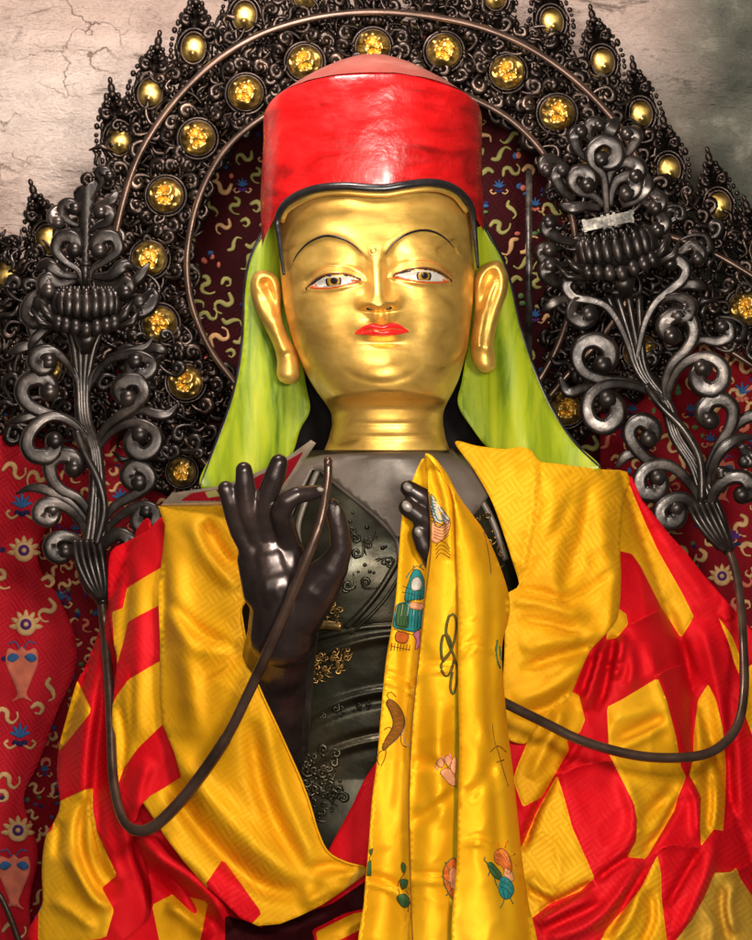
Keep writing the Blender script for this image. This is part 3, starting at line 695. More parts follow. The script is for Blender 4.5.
def F(X, Y):
    X = np.asarray(X, float); Y = np.asarray(Y, float)
    L = sm_interp(Y, HL); R = sm_interp(Y, HR); cx = (L+R)/2; w_ = (R-L)/2; D = sm_interp(Y+jaw(X, Y), HD)
    s_ = np.clip(np.abs((X-cx)/w_), 0, .9995)
    c = np.clip(1-s_**(2/EXP), 0, 1)**(EXP/2)
    return HC-D*c-feat(X, Y)*np.clip(c*1.6, 0, 1)
rows = np.concatenate([np.arange(130, 250, 2.5), np.arange(250, 410, 1.1), np.arange(410, 472, 2)]); NU = 300
us = np.concatenate([np.linspace(-PI/2, PI/2, 220, endpoint=False), np.linspace(PI/2, 3*PI/2, 60, endpoint=False)]); NU = len(us)
U_, R_ = np.meshgrid(us, rows)
L = sm_interp(R_, HL); R = sm_interp(R_, HR); cx = (L+R)/2; w_ = (R-L)/2; sn, cs = np.sin(U_), np.cos(U_); X = cx+w_*np.sign(sn)*np.abs(sn)**EXP; D = sm_interp(R_+jaw(X, R_), HD)
c = np.abs(cs)**EXP; front = cs > 0
Dd = np.where(front, HC-D*c-feat(X, R_)*np.clip(c*1.6, 0, 1), HC+np.where(R_ > 395, 60, 95)*c)
mb = MB(); NR = len(rows)
mb.add(list(zip(X.ravel(), R_.ravel(), Dd.ravel())), [(j*NU+i, j*NU+(i+1) % NU, (j+1)*NU+(i+1) % NU, (j+1)*NU+i) for j in range(NR-1) for i in range(NU)])
mb.f.append(tuple(range(NU))); mb.m.append(0); mb.f.append(tuple(range((NR-1)*NU, NR*NU))); mb.m.append(0)
head = mb.build('head', 'gold', statue)
# painted eyes
def eye(pu, pl, ic, ir, pc):
    mb = MB(); outl = spline(pu, 2)+spline(pl, 2)[::-1]
    outl = [p for i, p in enumerate(outl) if i == 0 or math.hypot(p[0]-outl[i-1][0], p[1]-outl[i-1][1]) > .7]
    fill(mb, 0, outl, F, .5, 2.0, .4)
    def clip(c, r): 
        pts = []
        for i in range(28):
            a = 2*PI*i/28; x = c[0]+r*math.cos(a); y = c[1]+r*math.sin(a)
            yu = np.interp(x, [p[0] for p in pu], [p[1] for p in pu])+1.0; ql = sorted(pl); yl = np.interp(x, [p[0] for p in ql], [p[1] for p in ql])-.6
            pts.append((x, min(max(y, yu), yl)))
        return pts
    fill(mb, 1, clip(ic, ir), F, .9, 2.0, .3); fill(mb, 2, clip(ic, ir-1.6), F, 1.2, 2.0, .3); fill(mb, 1, clip((ic[0]+.6, ic[1]-.4), ir*.45), F, 1.5, 2.0, .3)
    for (e0, e1) in ((pu[0], pu[1]), (pu[-1], pu[-2])):
        fill(mb, 3, [(e0[0]*.98+e1[0]*.02, e0[1]), (e0[0]*.35+e1[0]*.65, e0[1]*.45+e1[1]*.55+1.2), (e0[0]*.4+e1[0]*.6, e0[1]+1.5)], F, .9, 2, .3)
    return mb.build('eye', ['white', 'black', 'iris', 'orange'], head)
eye([(311,286.5),(320,279.5),(330,276.5),(346,276.5),(359.5,280)], [(311,286.5),(320,287.4),(334,286.4),(350,283),(359.5,280)], (333.5, 281), 8, 0)
eye([(395,276),(401,273.8),(410,271.7),(425.5,270.4),(439.4,274.2),(448,281)], [(395,276),(405.5,278.4),(421.5,280.8),(437.4,281.4),(448,281)], (424, 276), 7.5, 0)
for U, Lo in ((LIDU_L, LIDL_L), (LIDU_R, LIDL_R)):
    mb = MB(); conform(mb, 0, U, F, lambda t: 1.2+1.2*math.sin(PI*min(1, t+.1)), .8); conform(mb, 2, [(x, y-1.5) for x, y in U], F, 1.8, .7)
    conform(mb, 1, [(x, y+.5) for x, y in Lo], F, 2.0, .8); conform(mb, 1, [(x, y-9.5+1.5*abs(i-2.5)) for i, (x, y) in enumerate(U)][1:], F, .6, .5)
    mb.build('eyelid_line', ['black', 'lid', 'lid_brown'], head)
for B in (BROW_L, BROW_R):
    mb = MB(); conform(mb, 0, B, F, lambda t: .6+2.3*math.sin(PI*min(1, max(0, t)))**.8, .9); mb.build('eyebrow', 'black', head)
mb = MB()
up = [(354.5,333.3),(360,328.6),(366,325),(375.6,323),(383,325.3),(390.4,322.2),(399.5,324.6),(405,328.3),(409,331.4)]
mid = [(400,329.2),(390,328.6),(383,330.7),(376,329.2),(366,330.1)]
fill(mb, 0, up+mid, F, .5, 1.8, .4)
fill(mb, 0, [(354.5,333.5),(366,330.5),(376,329.6),(383,331.1),(390,329.0),(400,329.6),(409,331.6),(403,333.6),(397,334.9),(385.6,336.6),(375,336.2),(366,335)], F, .5, 1.8, .4)
mb.build('lips', 'lips', head)
mb = MB(); dfu = F(np.array([373.5]), np.array([250.5]))[0]; mb.ell((373.5, 250.5, dfu-.3), (3.6, 3.8, 1.8)); conform(mb, 0, circ(373.5, 250.5, 5, 10), F, 1.0, .8, closed=True); mb.build('forehead_mark', 'gold', head)
for nx, ny in ((370,308.6),(388,308)):
    mb = MB(); q = F(np.array([nx]), np.array([ny]))[0]; mb.ell((nx, ny, q+.2), (4.0, 1.9, 1.8)); mb.build('nostril', 'black', head)
# ears
def ear(outl, hel, cx, name='ear'):
    def dep(X, Y):
        d, _, _ = seg_dist(X, Y, spline(outl, 3, True), True)
        base = 6 - 10*np.clip((Y-300)/80, 0, 1) 
        D = base - 6.5*np.exp(-((d-6)/5.0)**2)*(1-sst(Y, 345, 358)) - 3*(1-np.exp(-d/3))
        for kind, pts, w2, h in hel:
            dd, s_, t = seg_dist(X, Y, spline(pts, 4)); D = D-.75*h*np.exp(-(dd/(w2*1.15))**2)
        return D+5*np.exp(-d/2.6)
    return sheet(name, outl, dep, 'gold', head, thick=12, grid=2.2, step=2.5)
ear([(256,272),(264,270),(273,273),(279,280),(281,292),(281,310),(284,326),(290,340),(297,353),(300,366),(299,378),(293,384),(283,383),(277,376),(277,360),(273,345),(266,330),(257,312),(251,295),(251,280)],
    [('r', [(262,290),(268,302),(272,318),(278,335),(284,350)], 3.2, 7), ('r', [(288,360),(288,372)], 9, 9), ('v', [(266,282),(272,295),(277,315)], 3.5, -9)], 268)
ear([(501,262),(493,261),(484,265),(477,273),(474,286),(475,302),(474,318),(472,332),(471,345),(472,358),(478,369),(486,373),(494,370),(496,360),(494,347),(496,330),(501,310),(507,292),(508,276)],
    [('r', [(494,282),(489,296),(486,312),(482,330),(480,345)], 3.2, 7), ('r', [(484,350),(485,362)], 9, 9), ('v', [(491,274),(484,288),(480,308)], 3.5, -9)], 490)
# --- hat
mb = MB(); NA = 96
def hat_ring(cx, cy, rx, ry): return [(cx+rx*math.sin(2*PI*i/NA), cy-0, -ry*math.cos(2*PI*i/NA)) for i in range(NA)]
prof = []   # seen a little from below: the crown's rings arch upward in the middle
def arch_y(y, a, u): return y
rings = []
levels = [(224, 111, 104), (205, 111.5, 105), (180, 111, 105), (150, 110, 104), (133, 110, 104), (119, 109.5, 103.5), (114, 108, 102), (113, 105, 100)]
BX = [256,262,266,272,280,290,305,322,345,365,385,405,425,442,456,466,474,481,490]; BY = [250,240,228,214,204,197,190,186.5,185,186.5,187,184,181.5,183,188,196,207,220,240]
def j_t(y): return min(1, max(0, (y-113)/(224-113)))
vs = []; fs = []
for j, (y, rx, ry) in enumerate(levels):
    for i in range(NA):
        a = 2*PI*i/NA; c = math.cos(a)
        lift = np.interp(y, [113, 224], [41, 30])*(c if c > 0 else .35*c)
        bx = 372.5+rx*math.sin(a)
        if c > 0: yb = np.interp(bx, BX, BY)+np.interp(abs(bx-372), [60, 100], [0, 8]); lift = (1-j_t(y))*41*c + j_t(y)*(y-(yb if j_t(y) == 1 else (113-41*c)*(1-j_t(y))+yb*j_t(y))) if j_t(y) == 1 else y-((113-41*c)*(1-j_t(y))+yb*j_t(y))
        n_ = 2.2*noise.noise(Vector((math.sin(a)*2.2, math.cos(a)*2.2, y/40)))+.9*noise.noise(Vector((math.sin(a)*6, math.cos(a)*6, y/14)))
        vs.append((372.5+(rx+n_)*math.sin(a), y-lift, 8-(ry+n_)*c))
o = len(vs)
for j in range(len(levels)-1):
    for i in range(NA): fs.append((j*NA+i, j*NA+(i+1) % NA, (j+1)*NA+(i+1) % NA, (j+1)*NA+i))
# refine vertically for a wrinkled lacquer skin
mb.add(vs, fs); hat = mb.build('hat', 'red_paint', statue)
sub = hat.modifiers.new('subdivision', 'SUBSURF'); sub.levels = 2; sub.render_levels = 2
mb = MB(); vs = []; fs = []; K = 12
for j in range(K+1):
    t = j/K
    for i in range(NA):
        a = 2*PI*i/NA; c = math.cos(a); r = 106*(1-t)+.5; lift = 41*(c if c > 0 else .35*c)*(1-t)
        y = 113-lift - 56*(1-(1-t)**1.5) + .6*noise.noise(Vector((r*math.sin(a)/16, r*c/16, 2)))
        vs.append((372.5+r*math.sin(a), y, 8-r*.97*c))
for j in range(K):
    for i in range(NA): fs.append((j*NA+i, j*NA+(i+1) % NA, (j+1)*NA+(i+1) % NA, (j+1)*NA+i))
mb.add(vs, fs); mb.build('hat_crown', 'hat_top', hat)
# brim band: black hair line round the brow
band_ = [(284,275),(281,252),(279,235),(277,222),(281,210),(290,200),(305,192),(322,187.5),(345,186),(365,187.5),(385,188),(405,185),(425,182.5),(442,184),(456,190),(466,199),(472,210),(474,226),(476,246),(478,268)]
bd = [-20,-24,-28,-34,-42,-50,-70,-84,-95,-98,-98,-96,-90,-80,-66,-52,-44,-36,-28,-22]
bd = [d if abs(x-372.5) > 111 else min(d, 8-107*math.sqrt(max(0, 1-((x-372.5)/113)**2))) for (x, y), d in zip(band_, bd)]
mb = MB(); path = spline([(x, y, d-4) for (x, y), d in zip(band_, bd)], 4); NP_ = len(path); mb.tube(path, [4.2*min(1, .35+2.6*min(i, NP_-1-i)/NP_) for i in range(NP_)], 10, flat=.8)
mb.build('hat_brim', 'black', hat)
mb = MB()
mb.tube(spline([(x+(5 if x < 372 else -5)*min(1, max(0, (y-188)/12)), y+6.5*(1-min(1, max(0, (y-195)/20))), d-2) for (x, y), d in zip(band_, bd)][3:-3], 4), 2.6, 8, flat=.7); mb.build('hairline', 'gold', head)
# hood lappets
def lap_l(X, Y): return 60-62*np.clip((Y-240)/240, 0, 1)**1.2-18*np.exp(-((X-(262-(Y-220)*.08))/26)**2)+3*np.sin(X/12+Y/60)
def lap_r(X, Y): return 60-62*np.clip((Y-240)/240, 0, 1)**1.2-18*np.exp(-((X-(498+(Y-220)*.12))/26)**2)+3*np.sin(X/12-Y/60)
OL = [(281,208),(270,222),(260,238),(250,262),(245,290),(244,320),(242,350),(237,380),(229,410),(216,445),(200,486),(240,492),(275,480),(292,455),(300,430),(310,410),(306,385),(300,350),(292,300),(287,250)]
OR_ = [(470,206),(482,222),(492,240),(503,262),(512,292),(518,320),(527,350),(538,380),(552,410),(572,440),(600,468),(560,474),(520,470),(490,450),(472,428),(458,404),(462,380),(468,340),(470,300),(468,250)]
l1 = sheet('hood_lappet', OL, lap_l, 'green', statue, thick=7, grid=5)
l2 = sheet('hood_lappet', OR_, lap_r, 'green', statue, thick=7, grid=5)
for pts, dep, par in ((OL[0:11], lap_l, l1), (OR_[0:11], lap_r, l2)):
    p = spline(pts, 4); A = np.array(p); D = dep(A[:,0], A[:,1]); mb = MB(); mb.tube([(a[0], a[1], d+2) for a, d in zip(A, D)], 2.3, 8); mb.build('border', 'black', par)
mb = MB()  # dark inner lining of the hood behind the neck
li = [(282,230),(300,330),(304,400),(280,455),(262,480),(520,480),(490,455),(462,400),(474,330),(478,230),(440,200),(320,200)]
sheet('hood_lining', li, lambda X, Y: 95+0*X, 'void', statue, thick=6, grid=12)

# --- torso
def Wt(Y): return np.interp(Y, [449, 455, 468, 492, 530, 980], [76, 98, 140, 170, 178, 195])
def tor(X, Y):
    t = np.clip((Y-440)/500, 0, 1.2); W = Wt(Y); A = np.interp(Y, [430, 470, 540, 620, 700, 780, 860, 960], [102, 106, 116, 118, 108, 104, 118, 140])
    s_ = np.clip(np.abs((X-386)/W), 0, .999)
    D = 52-A*np.sqrt(1-s_**2)+6*np.clip((456-Y)/6, 0, 1)
    for y0, hw, hh in ((636, 3.5, 3.5), (690, 3.5, 4.5), (716, 12, 3.0), (738, 3, 5)):
        yb = y0+.0028*(X-405)**2; D = D-hh*(1/(1+np.exp(-(hw-np.abs(Y-yb))/.9)))
    D = D-12*G(X, Y, 330, 570, 45, 45)-12*G(X, Y, 440, 570, 45, 45)
    return D
mb = MB(); ths = np.linspace(-PI, PI, 180, endpoint=False); ry = np.concatenate([np.concatenate([np.arange(450, 480, 2.0), np.arange(480, 620, 4.0)]), np.arange(620, 790, 1.8), np.arange(790, 985, 5.0)]); NA2 = len(ths)
for y in ry:
    W = float(Wt(y))
    for th in ths:
        x = 386+W*.998*math.sin(th)
        if math.cos(th) > 0: d = float(tor(np.array([x]), np.array([float(y)]))[0])+.5*noise.noise(Vector((x/22, y/22, 5)))
        else: d = 52-80*math.cos(th)
        mb.v.append((x, y, d))
for j in range(len(ry)-1):
    for i in range(NA2): mb.f.append((j*NA2+i, j*NA2+(i+1) % NA2, (j+1)*NA2+(i+1) % NA2, (j+1)*NA2+i)); mb.m.append(0)
mb.f.append(tuple(range(NA2))); mb.m.append(0); mb.f.append(tuple(range((len(ry)-1)*NA2, len(ry)*NA2))); mb.m.append(0)
torso = mb.build('torso', 'torso', statue)
# brown-grey collar plate with its point, and lapel straps
sheet('collar_plate', [(250,502),(268,480),(290,463),(322,455),(350,453),(385,451.5),(420,451.5),(452,453),(464,456),(492,492),(470,520),(430,536),(396,538),(384,522),(360,502),(322,470),(312,470),(290,520),(270,560)], lambda X, Y: tor(X, Y)-7, 'collar', torso, thick=8, grid=5, smooth_outline=False)
def strap(name, pts, w2, mat, off=3, flat=.45, par=torso):
    mb = MB(); p = spline(pts, 4); A = np.array(p); D = tor(A[:,0], A[:,1]); mb.tube([(a[0], a[1], d-off) for a, d in zip(A, D)], w2, 8, flat=flat); return mb.build(name, mat, par)
strap('lapel_edge', [(318,466),(340,486),(362,504),(384,524),(397,540),(400,560)], 3.2, 'collar')
strap('lapel_edge', [(318,470),(306,500),(298,530),(304,560),(316,580)], 3, 'collar')
strap('lapel_edge', [(450,450),(470,482),(492,520),(506,560)], 3.4, 'collar')
strap('lapel_fold', [(398,560),(380,590),(362,612),(346,628)], 3.4, 'torso', 3)
strap('lapel_fold', [(400,575),(386,598),(368,618),(350,634)], 1.8, 'torso', 4)
strap('belt', [(250,664),(300,644),(340,632),(380,626),(440,626),(500,640)], 3.2, 'torso', 3)
strap('belt', [(250,640),(290,634),(320,625),(342,627)], 5, 'relief', 3)
def relief(name, poly, dens, seed, mat, r, off, par=torso):
    rnd = random.Random(seed); mb = MB(); A = np.array(poly); x0, y0 = A.min(0); x1, y1 = A.max(0); y = y0
    while y < y1:
        x = x0
        while x < x1:
            X = x+rnd.uniform(-.4, .4)*dens; Y = y+rnd.uniform(-.4, .4)*dens; x += dens
            if not inside(np.array([X]), np.array([Y]), poly)[0]: continue
            a = rnd.uniform(0, 2*PI); q = r*rnd.uniform(.7, 1.2); base = float(tor(np.array([X]), np.array([Y]))[0])-off
            def pt(u, v): return (X+q*(u*math.cos(a)-v*math.sin(a)), Y+q*(u*math.sin(a)+v*math.cos(a)))
            if rnd.random() < .6: scroll(mb, [pt(-1.2, .6), pt(-.6, -.3), pt(.2, -.8), pt(.9, -.3)], pt(.35, -.1), .6, q*.2, base=base, rise=1.5, turns=.9, n=6, groove=0)
            else: mb.ell((X, Y, base), (q*.3, q*.3, q*.25), nu=7, nv=5)
        y += dens*.85
    return mb.build(name, mat, par)
relief('gilt_relief', [(282,692),(286,672),(300,660),(322,652),(348,644),(352,660),(340,672),(318,680),(300,694)], 5.6, 3, 'relief', 4.4, 1.2)
relief('gilt_relief', [(312,630),(322,606),(334,596),(342,612),(338,624)], 5.6, 5, 'relief', 4.2, 1.2)
relief('gilt_relief', [(290,724),(300,712),(322,706),(360,700),(376,700),(374,712),(330,716),(300,730)], 9, 7, 'torso', 5, 1.5)
relief('chest_relief', [(330,500),(352,505),(372,525),(396,560),(372,590),(345,600),(338,560),(330,530)], 12, 9, 'torso', 7, 1.0)
relief('chest_relief', [(300,760),(330,745),(340,770),(342,800),(325,830),(300,800)], 8, 10, 'torso', 7, 1.5)
relief('chest_relief', [(462,470),(480,500),(500,540),(506,575),(480,560),(462,520)], 9, 12, 'relief', 4, 2.0)

# --- hands: tapered chains fused by a voxel remesh into one continuous skin
def capsule(bm, a, b, ra, rb):
    a = P(*a); b = P(*b); ra *= S; rb *= S; t = (b-a); L = t.length; t.normalize()
    q = t.to_track_quat('Z', 'Y').to_matrix().to_4x4(); n = 16; rings = []
    prof = [(-math.cos(i*PI/12)*ra, math.sin(i*PI/12)*ra) for i in range(0, 7)]+[(L+math.sin(i*PI/12)*rb, math.cos(i*PI/12)*rb) for i in range(0, 7)]
    vs = []
    for z, r in prof:
        r = max(r, 1e-5); vs.append([bm.verts.new(a+(q @ Vector((r*math.cos(2*PI*k/n), r*math.sin(2*PI*k/n), z)))) for k in range(n)])
    for i in range(len(vs)-1):
        for k in range(n): bm.faces.new((vs[i][k], vs[i][(k+1) % n], vs[i+1][(k+1) % n], vs[i+1][k]))
    bm.faces.new(vs[0][::-1]); bm.faces.new(vs[-1])
def hand(name, chains, parent, vox=1.5, label=None):
    bm = bmesh.new()
    for ch in chains:
        for i in range(len(ch)-1): capsule(bm, ch[i][:3], ch[i+1][:3], ch[i][3], ch[i+1][3])
    me = bpy.data.meshes.new('tmp'); bm.to_mesh(me); bm.free()
    o = bpy.data.objects.new('tmp', me); C.objects.link(o)
    r = o.modifiers.new('r', 'REMESH'); r.mode = 'VOXEL'; r.voxel_size = vox*S
    s_ = o.modifiers.new('s', 'SMOOTH'); s_.factor = .5; s_.iterations = 9
    dg = bpy.context.evaluated_depsgraph_get(); m2 = bpy.data.meshes.new_from_object(o.evaluated_get(dg))
    bpy.data.objects.remove(o); org = ORG[parent]
    m2.transform(Matrix.Translation(-org)); m2.name = name
    for p in m2.polygons: p.use_smooth = True
    m2.materials.clear(); m2.materials.append(M['hand'])
    h = bpy.data.objects.new(name, m2); C.objects.link(h); h.parent = parent; ORG[h] = org
    return h
pinky = [(250,545,-212,12),(241,532,-216,10.2),(235,516,-224,9.6),(231,503,-230,8.8),(226,489,-233,7.8)]
ring_ = [(262,545,-214,13),(256,530,-220,10.8),(249,512,-230,10.2),(246,496,-235,9.2),(245,481,-238,9),(244,470,-240,7.8)]
middle = [(272,548,-214,13),(266,528,-222,11),(265,510,-232,10.4),(269,492,-238,9.6),(275,476,-242,9.8),(279,463,-244,8.4)]
index = [(290,552,-212,12),(286,532,-226,10.5),(281,513,-245,9.2),(287,501,-254,9),(297,495,-255,8.2),(309,493.5,-251,7.4),(319,491.5,-247,6.2)]
thumb = [(296,612,-200,27),(316,588,-216,22),(332,568,-228,15),(341,549,-235,10.4),(340,532,-239,9.2),(336,516,-241,9.2),(332,506,-242,7)]
palm = [(283,632,-188,33),(284,606,-200,31),(278,585,-206,30),(272,560,-208,24),(270,548,-210,20)]
palm2 = [(280,600,-200,30),(262,565,-208,20),(254,550,-211,15)]
palm3 = [(290,605,-200,30),(290,575,-208,22),(288,553,-212,16)]
heel = [(262,592,-205,18),(252,560,-208,14)]
arm = [(262,770,-20,44),(270,712,-72,41),(277,668,-124,36),(283,634,-180,33)]
hand('hand', [pinky, ring_, middle, index, thumb, palm, palm2, palm3, heel, arm], statue)
def nail(x, y, d, rx, ry, a, par, mat='nail'):
    mb = MB(); c, s_ = math.cos(a), math.sin(a); mb.ell((x, y, d), (rx, ry, 1.6), (Vector((c, s_, 0)), Vector((-s_, c, 0)), Vector((0, 0, 1))), 12, 8); return mb.build('nail', mat, par)
h2 = hand('hand', [[(408,488,-216,7.6),(420,496,-214,9),(438,508,-208,10.5),(462,540,-190,16)], [(407,507,-219,8.2),(420,517,-216,9.4),(440,530,-208,11),(462,556,-190,16)],
      [(419,533,-216,7.8),(424,546,-214,9),(434,562,-208,10),(462,580,-186,16)], [(462,545,-186,20),(466,590,-170,24),(468,650,-125,28),(470,730,-60,32)]], statue)
nail(408, 487.5, -222.5, 4.2, 5.6, -.9, h2); nail(407, 506.5, -226.3, 4.6, 6.2, -.7, h2); nail(418.5, 532, -222.8, 4.0, 5.4, -.45, h2)
nail(337, 512, -250.3, 3.2, 6.5, .1, statue, 'nail')
nail(320, 489.5, -253.0, 4, 2.4, .1, statue, 'nail')
WID = 1.42; TUR = .3; REN = .68; TIP = .95; FM = 1.3
# ================================================================ ROBE
robe = thing('patchwork_robe', 'red and yellow patchwork silk robe draped over the statue', 'robe', P(385, 940, 20))
def body(X, Y):
    t = np.clip((Y-450)/490, -.2, 1.2); W = 225+165*t; A = 96+96*t; cx = 387
    s_ = np.abs((X-cx)/W); c = np.sqrt(np.clip(1-s_**2, 0, 1))
    return 66-A*c+np.clip(s_-1, 0, None)*60
def crink(X, Y, seed, amp=1.6, sc=26, sx=1, sy=1): return amp*vnoise(X, Y, sc, seed, sx, sy)+amp*.5*vnoise(X, Y, sc*.45, seed+3, sx, sy)-amp*1.1*(1-np.abs(vnoise(X+.35*Y, Y-.35*X, sc*1.7, seed+5, sx, sy)))**9
# left outer sleeve
def d_outer(X, Y):
    D = body(X, Y)+8-14*G(X, Y, 90, 880, 60, 80)
    D = folds(X, Y, D, [('v', [(108,640),(104,700),(96,780),(100,850),(118,900)], 7, 9), ('r', [(90,690),(84,750),(82,800)], 9, 7), ('r', [(66,850),(78,870),(96,900),(112,908)], 7, 12),
        ('v', [(86,800),(80,840),(92,880),(112,900)], 5, 9), ('r', [(118,680),(116,760),(122,820),(140,880)], 8, 10), ('v', [(132,840),(150,880),(170,930)], 7, 12), ('s', [(92,790),(94,820),(106,860),(122,884)], 10, 9),
        ('r', [(50,900),(70,910),(96,930)], 6, 6), ('v', [(60,820),(56,860)], 5, 5), ('r', [(150,850),(175,880),(200,930)], 9, 10)])
    return D+crink(X, Y, 1, 1.6, 30, 1, .5)
outl = [(150,520),(128,545),(112,590),(104,616),(96,640),(84,670),(77,682),(66,720),(59,748),(57,775),(60,805),(54,822),(46,836),(42,866),(43,900),(44,950),(262,952),(240,905),(200,850),(165,820),(150,700),(150,600)]
Y_ = 1
sheet('outer_sleeve', outl, d_outer, ['red', 'yellow'], robe, thick=3, grid=3.4, seam=2.0, patches=[([(76,678),(92,711),(59,752),(50,745)], 1), ([(93,788),(84,790),(58,802),(52,830),(40,838),(38,946),(106,938),(114,910),(102,888),(117,875),(106,852),(97,832),(93,810)], 1)])
# dark underfold along the bottom
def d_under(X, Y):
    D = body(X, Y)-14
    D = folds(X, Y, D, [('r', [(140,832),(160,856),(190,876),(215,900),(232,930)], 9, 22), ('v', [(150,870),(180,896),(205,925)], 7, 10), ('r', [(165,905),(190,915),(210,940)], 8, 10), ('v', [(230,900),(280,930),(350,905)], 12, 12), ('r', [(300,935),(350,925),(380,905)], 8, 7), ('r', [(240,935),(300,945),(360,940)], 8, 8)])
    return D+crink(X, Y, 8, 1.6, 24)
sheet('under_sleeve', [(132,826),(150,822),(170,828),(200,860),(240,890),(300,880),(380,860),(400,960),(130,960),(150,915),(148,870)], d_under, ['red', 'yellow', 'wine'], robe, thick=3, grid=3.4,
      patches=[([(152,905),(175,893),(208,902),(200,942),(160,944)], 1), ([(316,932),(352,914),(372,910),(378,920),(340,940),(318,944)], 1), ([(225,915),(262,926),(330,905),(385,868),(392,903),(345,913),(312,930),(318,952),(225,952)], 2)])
# inner robe, red triangle in the lap
sheet('inner_robe', [(322,862),(338,832),(352,806),(364,780),(376,762),(400,770),(400,890),(350,880)], lambda X, Y: body(X, Y)-8+6*np.sin((X+Y)/22), 'red', robe, thick=3, grid=5, smooth_outline=False)
# patchwork upper sleeve
def d_sleeve(X, Y):
    D = body(X, Y)-24-18*G(X, Y, 150, 700, 40, 130)
    D = folds(X, Y, D, [('v', [(130,560),(126,610),(120,650)], 5, 4), ('r', [(140,560),(138,640),(136,740)], 10, 6), ('v', [(118,700),(124,740),(120,790)], 4, 5), ('r', [(150,760),(140,785),(137,815)], 7, 7), ('v', [(132,660),(131,740)], 3, 3)])
    return D+crink(X, Y, 2, 1.3, 22, 1, .5)
outl = [(166,520),(148,530),(128,541),(111,552),(108,580),(109,612),(113,640),(117,660),(114,690),(112,720),(114,755),(117,785),(122,806),(134,822),(141,806),(150,800),(181,777),(178,700),(170,600)]
sheet('upper_sleeve', outl, d_sleeve, ['red', 'yellow'], robe, thick=4, grid=4, seam=2.0, patches=[([(164,566),(145,577),(127,588),(123,608),(112,612),(116,668),(124,640),(128,622),(140,615),(160,605),(175,600)], 1),
      ([(158,662),(128,680),(116,697),(106,720),(108,790),(116,790),(124,768),(138,748),(163,724),(178,720),(172,660)], 1)])
# large plain yellow drape
def d_drape(X, Y):
    D = body(X, Y)-42-64*G(X, Y, 238, 670, 75, 110)-18*G(X, Y, 300, 850, 60, 40)
    D = folds(X, Y, D, [('r', [(176,540),(178,610),(190,680),(196,740)], 12, 9), ('v', [(170,600),(195,628),(240,650)], 6, 6), ('r', [(168,606),(200,650),(238,640)], 8, 6), ('v', [(205,520),(216,545),(236,568)], 6, 8), ('r', [(190,515),(206,555),(240,590)], 8, 9),
        ('v', [(195,680),(235,660),(252,640)], 7, 4), ('r', [(170,745),(210,800),(260,850),(300,880)], 12, 10), ('v', [(160,770),(205,835),(260,885),(304,892)], 9, 12), ('r', [(262,700),(280,780),(304,840),(316,866)], 9, 7), ('v', [(250,720),(262,790),(290,850),(308,872)], 8, 7),
        ('v', [(308,872),(330,866),(358,872)], 5, 5), ('r', [(165,840),(200,870),(226,905)], 8, 7), ('r', [(315,885),(340,876),(362,868)], 6, 6), ('v', [(160,520),(164,600),(162,660)], 5, 5), ('r', [(300,905),(330,890),(350,884)], 6, 6)])
    return D+crink(X, Y, 3, 1.8, 34)
outl = [(158,506),(180,503),(205,503),(236,508),(262,560),(256,590),(243,606),(241,618),(246,642),(252,668),(262,694),(276,724),(290,755),(301,780),(310,805),(318,832),(328,852),(345,862),(362,866),(372,870),(362,877),(340,893),(322,905),(300,916),(280,924),(258,926),(240,918),(222,900),(205,886),(184,862),(166,838),(152,816),(143,803),(150,796),(164,788),(181,777),(174,752),(163,726),(160,690),(160,640),(158,590),(163,550),(165,525)]
sheet('yellow_drape', outl, d_drape, ['yellow', 'red', 'mustard'], robe, thick=4, grid=4, smooth_outline=False, patches=[([(205,885),(223,859),(262,913),(246,930),(236,922)], 1), ([(340,895),(352,876),(362,864),(376,868),(366,880)], 2)])
strapd = lambda X, Y: d_drape(X, Y)-1.2
mb = MB(); conform(mb, 0, [(241,612),(246,642),(252,668),(262,694),(276,724),(290,755),(301,780),(310,805),(318,832),(328,852),(345,862),(364,867)], strapd, 2.4, 1.6); mb.build('hem', 'yellow', robe)
# stiff brocade collar tab
def d_tab(X, Y): return np.minimum(body(X, Y)-46, 5)-.25*(X-160)-.3*(500-Y)
sheet('collar_tab', [(160,506),(172,493),(214,487),(240,480),(264,469),(290,455),(311,440),(316,443),(306,458),(295,474),(284,492),(275,500),(240,505)], d_tab, ['grey_cloth', 'brocade_red', 'lime', 'cream'], robe, thick=4, grid=4, smooth_outline=False,
      patches=[([(180,501),(192,493),(222,489),(250,480),(278,466),(304,451),(292,472),(276,494),(240,501)], 1), ([(205,492),(216,490),(220,496),(208,498)], 2), ([(160,504),(240,502),(275,497),(275,500),(240,505),(160,507)], 3)])
# right shoulder lapel, plain yellow
def d_right(X, Y):
    D = body(X, Y)-18-12*G(X, Y, 560, 520, 60, 60)-26*G(X, Y, 560, 640, 70, 60)
    D = folds(X, Y, D, [('s', [(537,462),(536,500),(530,545),(519,584)][::-1], 12, 7), ('r', [(560,480),(552,540),(556,600)], 12, 6), ('v', [(590,480),(580,540),(560,590)], 7, 5), ('r', [(600,500),(606,560),(600,620)], 10, 6), ('v', [(512,590),(540,594),(575,606)], 5, 5), ('r', [(512,600),(545,604),(590,618)], 6, 7),
       ('v', [(516,620),(550,624),(596,640)], 5, 5), ('r', [(520,650),(556,640),(610,632)], 7, 7), ('v', [(520,670),(560,656),(600,645)], 5, 6), ('r', [(512,700),(545,690),(585,662)], 7, 7), ('v', [(512,715),(548,708),(578,685)], 5, 6), ('v', [(560,600),(590,590),(614,570)], 5, 4), ('r', [(614,560),(612,600),(606,640)], 6, 6), ('v', [(540,560),(560,520),(570,500)], 6, 3)])
    return D+crink(X, Y, 4, 2.0, 22)
